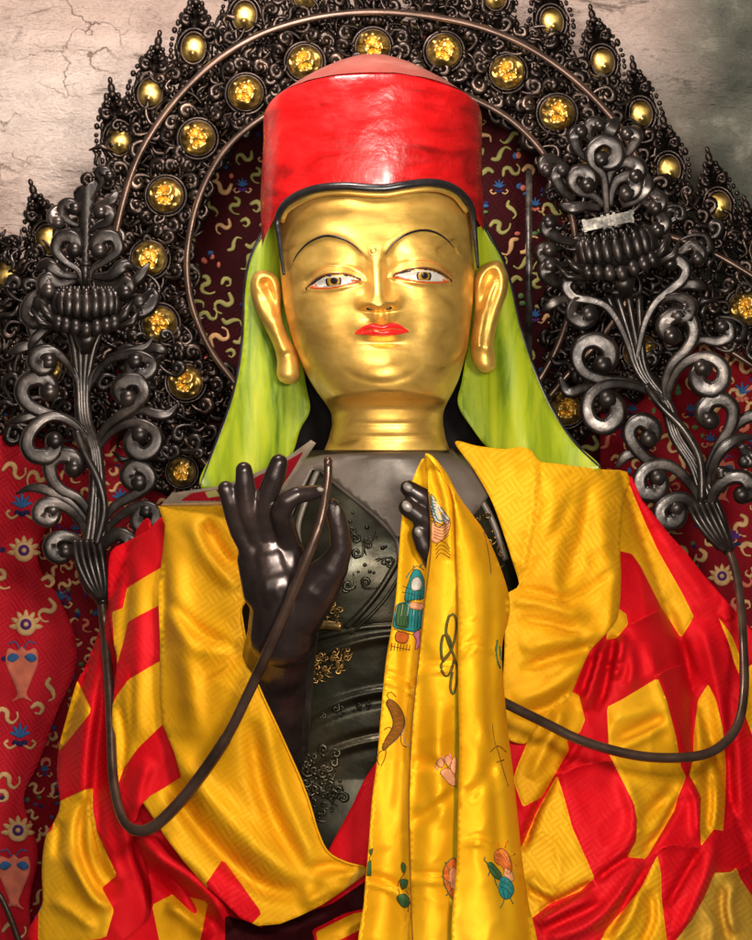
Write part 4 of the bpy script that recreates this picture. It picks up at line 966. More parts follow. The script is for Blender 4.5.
outl = [(455,442),(478,446),(505,449),(522,447),(533,452),(539,461),(560,464),(598,469),(620,470),(627,472),(629,484),(624,500),(621,527),(620,550),(621,577),(619,611),(614,624),(602,638),(590,651),(582,668),(576,683),(570,696),(556,708),(540,723),(530,738),(524,744),(506,738),(500,720),(504,660),(506,600),(513,590),(519,584),(512,560),(505,538),(492,502),(474,470)]
# right patchwork
def d_patch(X, Y):
    D = body(X, Y)-8-22*G(X, Y, 600, 850, 90, 90)-14*G(X, Y, 640, 660, 40, 60)
    D = folds(X, Y, D, [('s', [(627,624),(640,619),(657,611),(662,606)][::-1], 8, 7), ('s', [(655,676),(670,668),(684,664)][::-1], 9, 7), ('s', [(718,617),(728,620),(734,618)], 8, 6),
        ('r', [(645,640),(662,690),(680,750)], 8, 8), ('v', [(684,640),(690,700),(693,770)], 5, 9), ('r', [(635,490),(665,540),(716,615)], 8, 5), ('v', [(662,600),(680,640),(700,690)], 6, 7), ('r', [(700,620),(716,680),(726,760)], 8, 8),
        ('r', [(606,640),(598,664),(590,690),(584,712)], 5, 14), ('v', [(614,634),(610,660),(604,690),(596,712)], 4, 14), ('r', [(622,634),(620,656),(614,680)], 5, 12), ('v', [(594,655),(588,676),(580,696)], 4, 10), ('r', [(628,640),(632,670),(628,690)], 6, 7), ('v', [(600,664),(616,668),(622,660)], 3, 6),
        ('r', [(566,700),(552,735),(530,780)], 8, 8), ('v', [(556,776),(536,812),(522,852)], 4, 12), ('s', [(557,774),(584,764),(614,760)][::-1], 9, 7), ('v', [(580,735),(575,748),(560,770)], 5, 6),
        ('r', [(610,720),(640,712),(662,706)], 8, 5), ('v', [(612,742),(640,728),(664,716)], 5, 5), ('r', [(612,752),(640,740),(668,724)], 5, 6), ('r', [(628,775),(655,790),(676,800)], 7, 6), ('v', [(636,830),(656,806),(676,784)], 6, 6), ('v', [(640,858),(660,832),(680,798)], 4, 8),
        ('r', [(620,770),(634,810),(630,840),(604,872)], 8, 10), ('v', [(596,882),(614,866),(630,856)], 4, 12), ('v', [(594,882),(566,898),(540,912)], 4, 12), ('r', [(596,896),(566,908),(536,926)], 6, 11), ('v', [(540,932),(580,914),(604,902)], 4, 9), ('r', [(548,940),(590,924),(618,896),(640,864)], 7, 11), ('v', [(604,938),(624,905),(648,864)], 4, 12),
        ('s', [(657,850),(668,845),(680,845),(701,848)][::-1], 8, 7), ('r', [(686,782),(696,800),(698,840)], 6, 10), ('v', [(700,850),(684,876),(666,908)], 4, 12), ('r', [(714,832),(708,868),(690,912),(674,938)], 7, 10), ('r', [(712,780),(716,800),(712,830)], 5, 7), ('v', [(706,760),(710,800),(706,836)], 4, 7),
        ('s', [(715,873),(731,872),(742,867),(758,858)][::-1], 9, 8), ('v', [(728,740),(730,790),(724,830)], 5, 8), ('r', [(742,680),(738,760),(744,830)], 8, 7), ('r', [(640,885),(632,915),(612,945)], 6, 8), ('v', [(650,890),(652,920),(640,946)], 4, 7), ('r', [(736,880),(728,905),(735,935)], 6, 8), ('v', [(722,885),(722,915),(730,945)], 5, 9), ('r', [(700,905),(712,925),(708,950)], 6, 7), ('r', [(528,875),(545,890),(560,895)], 6, 6), ('v', [(526,890),(544,900),(552,904)], 4, 6)])
    return D+crink(X, Y, 6, 2.0, 26)
outl2 = [(612,470),(632,477),(642,500),(655,516),(670,535),(686,552),(703,574),(722,596),(740,616),(760,640),(800,690),(800,960),(500,960),(505,880),(508,820),(510,760),(500,735),(520,700),(560,640),(600,600),(610,540)]
yp = [[(612,480),(629,484),(644,520),(657.5,550),(681,591),(694,617),(681,638),(661,607),(641,567),(632,554),(612,549)], [(610,606),(619,609),(626,614),(628,624),(617,638),(606,640)],
 [(607,707),(621,700),(657.5,678),(666.5,700),(676,737),(681,767),(686,777),(678,797),(674,811),(646,859),(627,857),(636,841),(637,821),(634,804),(617,770),(609,754)],
 [(698,700),(708,684),(716,700),(723,730),(726,767),(725,804),(723,831),(714,829),(701,846),(700,827),(701,797),(696,787),(689,775),(693,760),(694,733)],
 [(718,617),(731,634),(739,654),(739,674),(734.6,664),(728,641)], [(742,672),(752,664),(770,670),(770,750),(752,735),(744,712)],
 [(557,775),(564,797),(572,827),(584,854),(594.5,878),(580,891),(550,904),(532,918),(528,928),(516,930),(516,854),(523,844),(537,811)],
 [(540,715),(567,690),(579,695),(585,720),(580,732),(567,740),(569,750),(555,774),(542,797),(523,807),(513,780),(517,767),(527,743)],
 [(657.5,855),(661,874),(661.5,898),(664,918),(668,950),(596,950),(607,928),(624,909),(641,888)], [(736,867.6),(740,878),(752,896),(775,930),(775,960),(668,955),(676,940),(691,921),(704,898),(714.5,872.6),(731,872)]]
patch = sheet('patchwork_drape', outl2, d_patch, ['red', 'yellow', 'mustard'], robe, thick=4, grid=2.9, seam=2.0, steps=[[(627,624),(640,619),(657,611),(662,606)],[(655,676),(670,668),(684,664)],[(557,774),(584,764),(614,760)],[(657,850),(668,845),(680,845),(701,848)],[(715,873),(731,872),(742,867),(758,858)]], smooth_outline=False, patches=[(p, 2 if i == 9 else 1) for i, p in enumerate(yp)])
sheet('shoulder_drape', outl, d_right, ['yellow'], robe, thick=4, grid=3.8)
# ================================================================ SCARF
FM = .9
scarf = thing('silk_scarf', 'long golden satin scarf with embroidered emblems hanging from the raised hand', 'scarf', P(440, 940, -200))
def scA(X, Y):
    D = -204+.02*(Y-480)+4*np.sin((X-(412-(Y-480)*.1))/9)
    D = folds(X, Y, D, [('v', [(382,672),(400,678),(420,690)], 3, 2.5), ('r', [(380,680),(400,684),(418,697)], 4, 3), ('v', [(364,876),(385,880),(412,896)], 3, 3), ('r', [(364,882),(385,887),(412,903)], 3, 3), ('r', [(404,520),(400,600),(396,700),(388,850)], 8, 4)])
    return D+crink(X, Y, 11, 1.2, 34)
def scB(X, Y):
    D = -226+.012*(Y-480)-9*np.sin(np.clip((X-np.interp(Y, [455, 560, 940], [424, 426, 409]))/42, 0, 1)*PI)*np.clip((Y-440)/120, .2, 1)
    D = folds(X, Y, D, [('v', [(414,676),(430,664),(456,664)], 3, 3), ('r', [(416,682),(430,671),(456,671)], 3, 3.5), ('v', [(410,766),(430,762),(444,770)], 6, 4), ('v', [(412,824),(435,808),(456,790)], 5, 4), ('r', [(412,812),(435,796),(452,786)], 5, 4), ('v', [(410,876),(430,874),(456,876)], 3, 3), ('r', [(410,882),(430,880),(456,882)], 3, 3), ('r', [(440,700),(438,760),(444,830)], 9, 5), ('r', [(432,462),(446,500),(450,560)], 5, 6), ('v', [(428,462),(438,500),(444,540)], 3, 5)])
    return D+crink(X, Y, 12, 1.6, 26)
def scC(X, Y):
    R = np.interp(Y, [455, 498, 531, 584, 622, 700, 940], [430, 459, 484, 506, 508, 505, 532])
    L = np.interp(Y, [455, 495, 606, 940], [428, 452, 457, 457]); u = np.clip((X-L)/(R-L+1e-6), 0, 1)
    D = -240+10*u+34*u**5-6*np.sin(u*PI*1.4)
    D = folds(X, Y, D, [('v', [(462,652),(476,640),(494,650),(502,664)], 3, 3), ('r', [(462,659),(476,646),(494,657),(502,671)], 3, 4), ('v', [(464,842),(480,836),(500,850),(525,872)], 3, 3), ('r', [(464,848),(480,842),(500,857),(525,880)], 3, 4), ('v', [(486,540),(492,600),(490,700),(496,800),(508,940)], 6, 5), ('r', [(478,720),(492,750),(500,780)], 5, 4), ('v', [(466,800),(484,780),(494,760)], 7, 4), ('v', [(478,530),(482,560)], 2.5, 3)])
    return D+crink(X, Y, 13, 1.6, 32)
oA = [(424,458),(414,476),(411,486),(405,500),(402,515),(399,551),(396,595),(391,630),(386,661),(382,700),(377,760),(372,800),(368,853),(364,900),(362,960),(424,960),(428,800),(432,600),(434,520),(432,480)]
oB = [(425,454),(428,475),(428,492),(430,515),(430,545),(427,562),(424,600),(420,640),(417,664),(411,725),(408,802),(409,850),(411,900),(413,960),(470,960),(470,700),(468,600),(462,520),(446,476),(434,458)]
oC = [(425.5,453),(432,455),(446,472),(459,496),(472,514),(484,531),(496,556),(506,584),(510,604),(508,622),(503,640),(502,661),(505,700),(509,740),(514,780),(518,820),(523,866),(528,900),(533,960),(457,960),(457,853),(459,751),(458,680),(458,606),(456,550),(454,500),(444,478),(434,464)]
fa = sheet('scarf_fold', oA, scA, ['satin'], scarf, thick=3, grid=4)
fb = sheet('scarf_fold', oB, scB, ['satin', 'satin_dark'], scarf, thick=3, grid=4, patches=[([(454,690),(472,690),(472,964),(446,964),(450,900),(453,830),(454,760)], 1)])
fc = sheet('scarf_fold', oC, scC, ['satin'], scarf, thick=3, grid=4)
# seams
for p, f_, par in (([(429,492),(431,545),(425,600),(418,664),(412,725),(409,802),(411,900),(413,945)], scB, fb),):
    mb = MB(); conform(mb, 0, p, f_, 1.6, 1.0); mb.build('hem', 'brown', par)
EM = ['teal', 'brown', 'orange', 'peach', 'pale', 'pink', 'forest', 'black']
def fo(mb, mi, poly, f_, oc=7, off=.8, w2=.7):
    fill(mb, mi, poly, f_, off, 2.6); conform(mb, oc, densify(poly, 6), lambda X, Y: f_(X, Y)-off*.8, w2, .8, 4, closed=True)
def lines(mb, mi, lst, f_, w2=.9):
    for l in lst: conform(mb, mi, l, f_, w2, .9, 4)
mb = MB(); f_ = scA
fo(mb, 0, [(411,575),(415,569),(420,571),(424,580),(424,598),(414,600),(405,601),(406,590)], f_); fo(mb, 4, [(412,580),(418,577),(422,582),(421,589),(412,590)], f_, 1, 1.5)
fo(mb, 0, [(397,605),(410,602),(424,606),(423,625),(415,632),(403,630),(393,626)], f_); fo(mb, 3, [(411,602),(424,604),(422,610),(410,608)], f_, 1, 1.6)
fo(mb, 6, [(396,606),(406,604),(408,627),(396,625)], f_, 7, 1.2)
fo(mb, 2, [(397,632),(408,634),(406,643),(396,641)], f_, 7); fo(mb, 5, [(413,634),(419,630),(420,645),(415,650),(416,640)], f_, 1)
lines(mb, 7, [[(398+3*i, 606+.2*i), (396+3*i, 626+.3*i)] for i in range(9)]+[[(402,592),(412,594),(425,598)],[(403,586),(413,590),(425,592)]]+[[(406+3*i, 590+i*.6), (405+3*i, 601)] for i in range(6)], lambda X, Y: f_(X, Y)-1.0, .55)
lines(mb, 4, [[(397+6*i, 604+.2*i), (395+6*i, 616)] for i in range(5)], lambda X, Y: f_(X, Y)-1.2, .5)
lines(mb, 1, [[(391,646),(400,648),(410,650)],[(407,576),(411,571),(417,566),(424,570)],[(394,629),(404,633),(414,635)]]+[[(392+3*i, 643+.3*i),(391+3*i, 651)] for i in range(7)], f_, .9)
lines(mb, 0, [[(406,578),(409,573)],[(413,570),(414,565)],[(419,568),(422,564)]], f_, 1.3)
mb.build('embroidered_parasol', EM, fa); mb = MB()
# fish
fo(mb, 1, [(386,703),(390,699),(396,703),(402,711),(405,722),(402,732),(396,740),(389,746),(384,751),(382,748),(386,738),(391,730),(393,722),(390,712)], f_, 7, .7)
for r_ in range(9):
    t = r_/8; xx = np.interp(t, [0,.4,.6,1], [390,399,399,386]); yy = 705+t*38
    lines(mb, 2, [[(xx-4,yy+1),(xx,yy-1.5),(xx+4,yy+1)]], lambda X, Y: f_(X, Y)-.6, .7)
lines(mb, 1, [[(386,748),(380,752),(377,758),(379,765)],[(386,750),(385,758),(381,766)],[(390,700),(387,695),(391,692),(396,697)],[(384,730),(389,727),(394,731)],[(403,714),(401,742),(407,747)]], f_, 1.0)
lines(mb, 4, [[(403,728),(404,740),(409,746)]], f_, 1.0)
mb.build('embroidered_fish', EM, fa); mb = MB()
for q in ([(369,850),(373,848),(371,856)], [(368,862),(371,860),(371,876),(367,876)], [(402,862),(406,866),(404,874),(401,868)], [(400,880),(408,880),(406,888),(402,890)], [(397,896),(406,894),(410,904),(404,908),(398,902)]): fo(mb, 6, q, f_, 1, .8, .5)
lines(mb, 1, [[(404,874),(398,884),(400,896)],[(370,856),(369,862)],[(406,890),(409,898),(408,912)]], f_, .9)
mb.build('embroidered_leaves', EM, fa)
mb = MB(); f_ = scB
fo(mb, 4, [(431,494),(434,497),(440,506),(446,514),(450,520),(446,524),(440,524),(434,520),(431,510)], f_, 7, .8, .9)
fo(mb, 3, [(432,522),(440,526),(449,520),(450,527),(445,537),(437,543),(431,540)], f_, 1, .9)
lines(mb, 0, [[(431,496),(434,510),(438,520),(444,520),(441,513)]], lambda X, Y: f_(X, Y)-1.1, 1.2)
lines(mb, 7, [[(432,497),(433,516),(437,527),(444,524),(443,516)]]+[[(431,499+3*i),(435.5,501+3*i)] for i in range(8)]+[[(438,507),(443,516),(449,521)]], lambda X, Y: f_(X, Y)-1.3, .7)
lines(mb, 1, [[(436,546+i*4.2),(440,541+i*4),(446,543+i*4),(450,549+i*3)] for i in range(4)]+[[(434,525+3*i),(442,528+3*i),(449,523+3*i)] for i in range(5)], lambda X, Y: f_(X, Y)-1.2, .7)
mb.build('embroidered_shell', EM, fb); mb = MB()
# endless knot
K = [[(450,648),(446,632),(449,616),(453,614),(456,622),(454,640),(450,652),(443,660),(441,648),(443,636),(447,634),(452,646)], [(450,652),(444,660),(441,668),(446,676),(451,670),(454,658),(450,648)], [(454,658),(457,668),(456,684),(453,694),(450,688),(452,672)]]
lines(mb, 6, K, f_, 3.0); lines(mb, 1, K, lambda X, Y: f_(X, Y)-1.0, .9)
mb.build('embroidered_knot', EM, fb); mb = MB()
# lotus
for q in ([(436,764),(440,758),(444,762),(442,768)], [(444,760),(448,755),(452,760),(449,767)], [(450,766),(455,756),(457,764),(455,775)], [(440,772),(448,768),(455,776),(456,786),(449,784)]): fo(mb, 3, q, f_, 1, .8, .6)
lines(mb, 5, [[(435,766),(438,770)],[(442,756),(446,762)],[(450,754),(452,764)]], f_, 1.4)
lines(mb, 1, [[(440,772),(450,782),(457,788)],[(446,762),(450,774),(452,784)]], f_, .9)
mb.build('embroidered_flower', EM, fb); mb = MB()
# wheel
fo(mb, 2, [(446,864),(453,858),(457,862),(457,900),(450,896),(444,884),(443,872)], f_, 6, .7, 1.1); fo(mb, 3, [(449,872),(454,867),(457,872),(457,890),(451,888)], f_, 1, 1.2)
lines(mb, 6, [[(457,860),(456,880),(457,904)],[(441,876),(448,882),(456,884)],[(446,896),(452,888),(457,880)],[(445,862),(450,872),(456,880)]], f_, 1.4)
mb.build('embroidered_wheel', EM, fb)
mb = MB(); f_ = scC
f2 = lambda X, Y: f_(X, Y)-1.2
fo(mb, 2, [(495,852),(501,848),(507,852),(511,860),(512,871),(507,874),(501,866),(495,862)], f_, 1, .8, .6); fo(mb, 3, [(505,868),(512,872),(514,880),(509,882),(504,875)], f_, 1, .9, .6)
fo(mb, 6, [(487,863),(491,862),(497,868),(502,875),(500,880),(494,877),(490,871)], f_, 7, 1.1, .6); fo(mb, 0, [(500,878),(506,877),(512,883),(514,891),(510,898),(504,899),(499,892)], f_, 7, 1.2, .6)
lines(mb, 3, [[(497,852),(503,855),(508,862)],[(496,857),(502,861),(508,869)],[(502,850),(507,856),(510,864)]], f2, .7)
lines(mb, 7, [[(501,881),(507,884),(512,889)],[(500,886),(506,889),(511,895)],[(488,865),(494,870),(500,878)],[(505,879),(503,890),(505,898)],[(510,882),(508,891),(508,898)]], f2, .6)
lines(mb, 6, [[(504,899),(502,905),(500,908)],[(510,898),(513,904)],[(487,863),(484,860),(485,857)],[(490,871),(488,876)],[(494,877),(496,884),(500,892)]], f_, 1.3)
lines(mb, 2, [[(505,848),(506,843),(508,841)],[(499,848),(497,843)],[(511,856),(515,854)],[(513,864),(517,866)]], f_, 1.2)
mb.build('embroidered_vase', EM, fc); mb = MB()
lines(mb, 1, [[(492,724),(494,740),(498,752),(503,770),(508,786)],[(490,752),(498,746),(506,752)],[(497,762),(504,760)]], f_, 1.3)
lines(mb, 6, [[(497,640),(496,656),(500,668)],[(499,646),(501,660)]], f_, 2.2); lines(mb, 7, [[(484,532),(489,556),(491,574)]], f_, .9)
mb.build('embroidery', EM, fc)

# ================================================================ LOTUS PLANTS
def f1(f_, x, y): return float(f_(np.array([float(x)]), np.array([float(y)]))[0])
def lotus(name, par, cx, cy, tilt, d, w2=34, s_=1.0, mat='bronze'):
    mb = MB(); ct, st = math.cos(tilt), math.sin(tilt)
    def q(x, y, z): return (cx+x*ct-y*st, cy+x*st+y*ct, d+z)
    ax = (Vector((ct, st, 0)), Vector((-st, ct, 0)), Vector((0, 0, 1)))
    for k in range(13):
        a = -PI/2*1.15+PI*1.15*k/12; x = w2*math.sin(a); z = -w2*.75*math.cos(a)
        mb.ell(q(x, -2-abs(x)*.12, z), (6.0, 13.5, 5), ax, 10, 8)
        mb.ell(q(x*.94, -15, z*.94), (4.2, 6, 4), ax, 8, 6)
        mb.ell(q(x*1.15, 22-abs(x)*.28, z*1.15), (6.4, 8.5, 6), ax, 10, 8)
    for k in range(22):
        a = -PI/2*1.1+PI*1.1*k/21; x = w2*.9*math.sin(a); z = -w2*.7*math.cos(a)
        mb.tube([q(x, -12, z), q(x*1.02, -22, z*1.05)], 1.5, 6)
    mb.ell(q(0, 2, 0), (w2*.95, 16, w2*.7), ax, 24, 10); mb.ell(q(0, 18, 0), (w2*1.05, 6, w2*.75), ax, 24, 8)
    mb.tube([q(0, 24, -4), q(0, 44, 4)], [14, 6], 14)
    for sg in (-1, 1):
        for (u, v, ww) in ((1.25, 6, 5), (1.5, 14, 4.5)):
            mb.tube([q(sg*w2*.9, 16+v*.3, -12), q(sg*w2*u, v, -18), q(sg*w2*(u+.25), v-14, -14)], [3, ww, 1], 8)
    return mb.build(name, mat, par)
def plant(par, data, base, mat='bronze', group='scroll'):
    for (pts, c, w0, w1, kw) in data:
        mb = MB(); scroll(mb, pts, c, w0, w1, base=base, **kw); mb.build('leaf_scroll', mat, par)
LD = 85
lp = thing('lotus_stem', 'dark bronze lotus stem beside the open ring-making hand, its bloom topped by a finial', 'lotus stem', P(102, 597, LD), 'bronze lotus stems flanking the statue')
K0 = dict(rise=10)
ldata = [
 ([(94,450),(84,432),(69,420),(48,414),(30,406),(22,394),(26,382),(38,377)], (40,390), 3.2, 6.8, dict(rise=12, turns=1.0)),
 ([(94,452),(80,430),(62,418),(46,418),(32,430),(27,444),(33,455),(46,457)], (45,443), 3, 6.4, dict(rise=18, turns=.9)),
 ([(60,420),(40,415),(24,418),(6,424)], None, 3, 5, {}),
 ([(94,530),(88,512),(78,498),(62,490),(52,478),(50,464),(58,456),(70,456)], (68,465), 3.4, 6.6, dict(rise=14)),
 ([(94,538),(82,516),(66,500),(46,490),(30,488),(16,494)], None, 3, 6, dict(rise=10)),
 ([(92,548),(84,528),(72,512),(56,503),(42,505),(39,516),(48,520)], (47,512), 3.2, 6, dict(rise=20)),
 ([(90,568),(84,548),(72,538),(58,537),(50,546),(54,554)], (60,549), 4, 6.4, dict(rise=20)),
 ([(95,450),(104,430),(118,417),(134,406),(144,394),(140,382),(128,380),(120,386)], (129,391), 3.2, 6.6, dict(rise=16)),
 ([(96,452),(108,436),(124,425),(142,424),(156,434),(154,448),(142,455),(133,449)], (142,442), 3, 6.6, dict(rise=14)),
 ([(120,420),(140,410),(156,414),(168,414),(178,404)], None, 3, 6, dict(rise=8)),
 ([(97,540),(104,520),(118,504),(136,494),(150,482),(146,470),(134,466),(128,474)], (138,476), 3.4, 6.4, dict(rise=12)),
 ([(97,548),(110,526),(126,512),(144,506),(156,512),(154,524),(144,530),(138,523)], (147,519), 3.2, 6, dict(rise=18)),
 ([(98,568),(100,550),(108,540),(120,534),(130,540)], (122,544), 4, 6, dict(rise=20, turns=.7)),
 ([(82,400),(76,376),(66,362),(48,352),(36,338),(32,324),(40,318)], (40,328), 2.6, 4.6, dict(rise=6, turns=.6)),
 ([(78,380),(66,362),(52,350),(38,352),(34,362),(42,368)], (43,360), 2.4, 6.5, dict(rise=16, turns=.7)),
 ([(50,352),(30,346),(8,354)], None, 2.5, 6, dict(rise=8)),
 ([(86,400),(92,376),(106,362),(126,352),(146,346),(154,334)], None, 2.6, 5, dict(rise=6)),
 ([(88,390),(104,364),(122,356),(140,356),(152,364),(146,374),(134,374)], (141,366), 2.4, 6.5, dict(rise=14, turns=.8)),
 ([(140,354),(156,348),(168,354)], None, 3, 6, dict(rise=6)),
 ([(118,300),(128,288),(140,276),(150,262)], None, 3, 5, dict(rise=10)),
 ([(60,300),(44,292),(30,300),(26,314),(34,322),(44,316)], (36,309), 3, 6.5, dict(rise=14, turns=.8)),
 ([(124,300),(140,300),(154,294),(150,306),(140,312)], (146,304), 3, 6, dict(rise=14, turns=.6)),
 ([(60,320),(44,330),(34,340),(28,352)], None, 3, 5, dict(rise=12)),
]
plant(lp, ldata, LD)
mb = MB()
for off in (-6, -2, 2.5, 7):
    mb.tube(spline([(97+off*.3, 596, LD-14), (93+off*1.2, 560, LD-12), (96+off, 520, LD-8), (97+off*.6, 480, LD-4), (94+off*.5, 448, LD-4), (84+off*.6, 420, LD), (82+off*.7, 385, LD), (83+off*1.6, 345, LD+2), (84+off*2.6, 330, LD+3)], 6), [4.4 if True else 0]*len(spline([(97+off*.3, 596, LD-14), (93+off*1.2, 560, LD-12), (96+off, 520, LD-8), (97+off*.6, 480, LD-4), (94+off*.5, 448, LD-4), (84+off*.6, 420, LD), (82+off*.7, 385, LD), (83+off*1.6, 345, LD+2), (84+off*2.6, 330, LD+3)], 6)), 8)
mb.tube(spline([(76,430,LD-10),(84,452,LD-14),(98,480,LD-16),(104,510,LD-16),(96,545,LD-16)], 5), 4.2, 8)
mb.build('stem_bundle', 'bronze', lp)
mb = MB()
cal = [(84,545,9),(88,560,13),(93,575,15),(97,588,13),(101,597,8),(103,602,6)]
mb.tube([(x, y, LD-8) for x, y, r in cal], [r for x, y, r in cal], 16, flat=.8)
for k in range(5):
    o_ = -12+6*k; mb.tube(spline([(86+o_, 540, LD-14), (90+o_*1.05, 562, LD-20), (97+o_*.7, 586, LD-20), (102+o_*.2, 598, LD-16)], 4), 3.4, 8)
mb.tube([(102,598,LD-8),(103,604,LD-8)], 7, 12); mb.build('calyx', 'bronze', lp)
lot = lotus('lotus_flower', lp, 86, 308, 0, LD-10, 31)
# finial on the left bloom
mb = MB(); fd = LD-12
blade = [(84,285),(82,262),(82,240),(78,214),(74,198),(80,190),(88,184),(96,178),(100,186),(96,196),(92,214),(90,240),(89,262),(90,285)]
sheet('', blade, lambda X, Y: fd-6+.12*np.abs(X-86)*3, None, None, thick=7, grid=4, mb=mb, buildit=False)
mb.tube([(85,285,fd-6),(85,266,fd-6)], [3.2, 4], 10); mb.tube([(80,264,fd-7),(91,264,fd-7)], 2.4, 8)
mb.build('finial', 'bronze', lot)
mb = MB()
for (pts, c, a, b_, kw) in [([(84,286),(78,270),(66,262),(56,250),(60,238),(70,236)], (68,246), 2.4, 5.6, {}), ([(88,286),(92,270),(104,262),(118,250),(114,237),(104,236)], (106,247), 2.4, 5.6, {}),
    ([(78,276),(62,274),(46,264),(36,270)], None, 3, 8, {}), ([(92,276),(110,276),(126,264),(134,270)], None, 3, 8, {}), ([(90,232),(98,226),(108,222),(110,214)], (103,216), 2, 5, {}), ([(80,226),(70,222),(62,214),(64,206)], (70,211), 2, 5, {}),
    ([(92,206),(100,204),(112,200),(118,190)], None, 2, 6, {}), ([(96,192),(102,182),(98,172)], (104,178), 2, 4, {}), ([(76,280),(60,284),(48,278)], (52,286), 2, 6, {}), ([(95,282),(112,288),(126,282)], (122,288), 2, 6, {}), ([(70,214),(60,208),(54,214)], (59,218), 2, 5, {})]:
    scroll(mb, pts, c, a, b_, base=fd, **kw)
mb.build('finial_scrolls', 'bronze', lot)

RD = 85
rp = thing('lotus_stem', 'dark bronze scrolling lotus stem beside the scarf-draped hand, its bloom carrying a wrapped book', 'lotus stem', P(728, 545, RD), 'bronze lotus stems flanking the statue')
rdata = [
 ([(720,548),(708,530),(698,510),(684,498),(670,500),(660,510),(664,522),(674,522)], (671,512), 4, 6.2, dict(rise=20)),
 ([(712,530),(704,508),(691,485),(672,467),(652,466),(640,477),(642,492),(654,494)], (651,482), 3.6, 6.6, dict(rise=16)),
 ([(704,505),(690,482),(668,466),(648,460),(632,442),(630,428),(640,420),(651,425)], (645,433), 3.4, 6.6, dict(rise=14)),
 ([(660,462),(640,454),(626,456),(616,468)], None, 3, 6, dict(rise=8)),
 ([(668,402),(648,389),(625,382),(600,379),(584,372),(577,358),(582,344),(596,340),(607,346)], (598,357), 3.2, 7, dict(rise=12)),
 ([(668,404),(640,388),(612,384),(594,392),(587,406),(592,422),(606,427),(616,419)], (604,409), 3, 6.8, dict(rise=18)),
 ([(600,384),(584,388),(568,392),(560,376)], None, 3, 6, dict(rise=8)),
 ([(667,405),(665,384),(672,364),(686,350),(694,334),(690,318),(676,314),(666,320)], (675,328), 3.2, 6.6, dict(rise=14)),
 ([(668,404),(670,386),(680,368),(696,358),(712,358),(723,368),(722,382),(712,390),(702,387)], (709,375), 3.2, 7, dict(rise=18)),
 ([(686,352),(700,340),(718,342),(730,336),(728,326)], (724,330), 3, 5.5, dict(rise=8, turns=.6)),
 ([(704,490),(708,468),(718,446),(730,428),(733,410),(724,400),(711,400),(704,408)], (712,414), 3.4, 6.8, dict(rise=16)),
 ([(706,500),(712,470),(722,450),(740,438),(758,438)], None, 3.6, 6.5, dict(rise=20)),
 ([(724,446),(736,426),(752,416),(766,420)], (760,430), 3.4, 6, dict(rise=10)),
 ([(736,440),(744,450),(752,458)], (744,456), 3, 5, dict(rise=14, turns=.6)),
 ([(716,534),(710,510),(716,490),(730,478),(744,478),(752,488)], (742,488), 4, 6.4, dict(rise=22, turns=.8)),
 ([(724,490),(716,482),(718,474)], (724,479), 4, 5, dict(rise=22, turns=.6)),
 ([(634,365),(628,344),(618,322),(606,306),(590,300),(574,297),(566,286),(572,276)], (576,284), 2.6, 4.8, dict(rise=8, turns=.6)),
 ([(600,304),(584,298),(574,304),(572,316),(582,322)], (583,312), 2.4, 6.5, dict(rise=14, turns=.7)),
 ([(580,300),(560,300),(542,311)], None, 2.5, 6, dict(rise=8)),
 ([(636,365),(640,342),(646,320),(656,302),(670,290),(682,280),(686,268),(678,260)], (674,268), 2.6, 5, dict(rise=8, turns=.6)),
 ([(650,312),(662,300),(678,297),(690,304),(688,314)], (680,309), 2.4, 6.5, dict(rise=14, turns=.7)),
 ([(672,290),(690,284),(706,288)], None, 3, 7, dict(rise=6)),
 ([(668,250),(680,252),(692,244),(700,252)], (694,256), 3, 5, dict(rise=8, turns=.6)),
 ([(574,262),(560,266),(546,262),(542,252)], (548,254), 3, 6, dict(rise=10, turns=.8)),
 ([(580,244),(562,240),(548,232)], (554,226), 3, 5.5, dict(rise=10, turns=.8)),
 ([(575,275),(556,282),(546,274)], (553,270), 3, 6, dict(rise=14, turns=.8)),
]
plant(rp, rdata, RD)
mb = MB()
for off in (-6, -2, 2.5, 7):
    pth = spline([(728, 545, RD-14), (716+off, 520, RD-12), (706+off, 495, RD-8), (695+off*.7, 466, RD-4), (676+off*.6, 436, RD), (666+off*.6, 405, RD), (642+off*.7, 372, RD), (632+off*1.3, 335, RD+2), (622+off*2.4, 296, RD+3)], 6)
    mb.tube(pth, 3.8, 8)
mb.tube(spline([(646,385,RD-8),(660,405,RD-14),(684,430,RD-16),(700,460,RD-16),(702,500,RD-16)], 5), 4.2, 8)
mb.build('stem_bundle', 'bronze', rp)
mb = MB()
cal = [(706,508,10),(712,522,13),(718,534,13.5),(725,544,9),(729,550,6)]
mb.tube([(x, y, RD-8) for x, y, r in cal], [r for x, y, r in cal], 16, flat=.8)
for k in range(5):
    o_ = -12+6*k; mb.tube(spline([(700+o_, 502, RD-14), (708+o_*1.0, 520, RD-20), (720+o_*.7, 540, RD-20), (728+o_*.2, 550, RD-16)], 4), 3.2, 8)
mb.tube([(726,546,RD-8),(730,552,RD-8)], 6.5, 12); mb.build('calyx', 'bronze', rp)
lot = lotus('lotus_flower', rp, 618, 252, -.2, RD-10, 36)
mb = MB(); a = -.2; ax = (Vector((math.cos(a), math.sin(a), 0)), Vector((-math.sin(a), math.cos(a), 0)), Vector((0,0,1)))
mb.box((608, 221, RD-26), ax, (25, 5.5, 12)); mb.box((608, 217.8, RD-26), ax, (26.5, 1.3, 13)); mb.box((608, 224.4, RD-26), ax, (26.5, 1.3, 13))
for t in (-5, 1, 7): 
    c_ = Vector((608, 221, RD-26))+ax[0]*t; mb.box(c_, ax, (1.3, 7.2, 13.6))
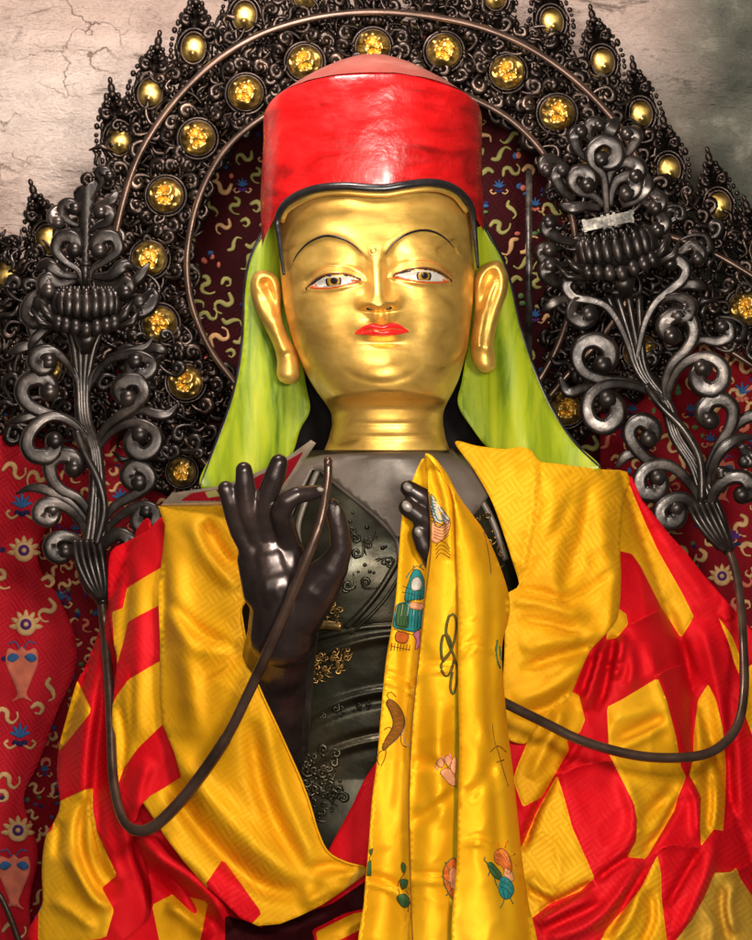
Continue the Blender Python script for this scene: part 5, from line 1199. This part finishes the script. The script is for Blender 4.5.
for t in (-24, 24):
    c_ = Vector((608, 221, RD-26))+ax[0]*t; mb.box(c_, ax, (1.6, 6.5, 13.9))
mb.build('wrapped_book', 'silver', lot, smooth=False)
mb = MB(); fd = RD-4
for (pts, c, a, b_, kw) in [([(607,214),(606,195),(603,175),(592,162),(592,148),(604,140),(616,146),(617,157)], (607,155), 3, 6, dict(turns=1.2, rise=14)), ([(604,145),(612,128),(618,118)], None, 4, 9, {}),
   ([(604,206),(594,196),(580,192),(572,182),(576,172),(586,172)], (583,181), 3, 6, {}), ([(610,206),(612,192),(618,180),(630,176),(636,184)], (627,187), 3, 6, {}), ([(606,190),(612,170),(624,162),(636,164)], (632,172), 3, 6, {}),
   ([(600,208),(586,206),(572,208),(560,204)], None, 3, 7, {}), ([(622,206),(636,200),(648,186),(644,170)], None, 3, 7, {}), ([(636,196),(650,192),(660,198)], (654,203), 3, 5.5, {}), ([(590,162),(578,150),(574,138)], (581,136), 3, 5, {}), ([(640,200),(654,208),(664,220)], (657,224), 3, 5.5, {}),
   ([(574,200),(562,190),(556,178)], (563,175), 3, 5, {}), ([(620,160),(630,150),(636,138)], (629,138), 3, 5, {}), ([(600,150),(588,134),(590,124)], (596,128), 3, 4.5, {}), ([(566,170),(556,160),(546,160)], (550,166), 3, 5, {})]:
    scroll(mb, pts, c, a, b_, base=fd, **kw)
mb.build('finial_scrolls', 'bronze', lot)
# long stalks that run through the hands
def stalk(par, pts, r):
    p = spline(pts, 5); mb = MB(); mb.tube(p, [r(i/(len(p)-1)) for i in range(len(p))], 12); return mb.build('stalk', 'rod', par)
stalk(lp, [(102,600,LD-8),(104,622,70),(106,645,45),(109,685,5),(111,730,-40),(113,775,-82),(119,808,-118),(128,826,-140),(142,831,-152),(160,822,-160),(190,790,-172),(225,740,-190),(250,690,-208),(275,635,-232),(300,575,-250),(314,540,-256),(322,515,-254),(326,490,-249),(328,475,-247),(328,462,-246)],
      lambda t: 5.0 if t < .35 else (6.2 if t < .55 else (5.4 if t < .9 else 4.4)))
mb = MB(); mb.ell((328,461,-246), 4.6); mb.build('stalk_tip', 'rod', lp)
rc = [(728,549),(734,565),(739,590),(743,640),(744,690),(737,726),(718,748),(690,757),(640,756),(585,742),(545,723),(505,703),(480,690)]
rdp = [RD-10, 60, 30, -20, -50, -75, -95, -110, -125, -140, -150, -165, -175]
stalk(rp, [(x, y, d) for (x, y), d in zip(rc, rdp)], lambda t: 4.2+.9*min(1, t*2))
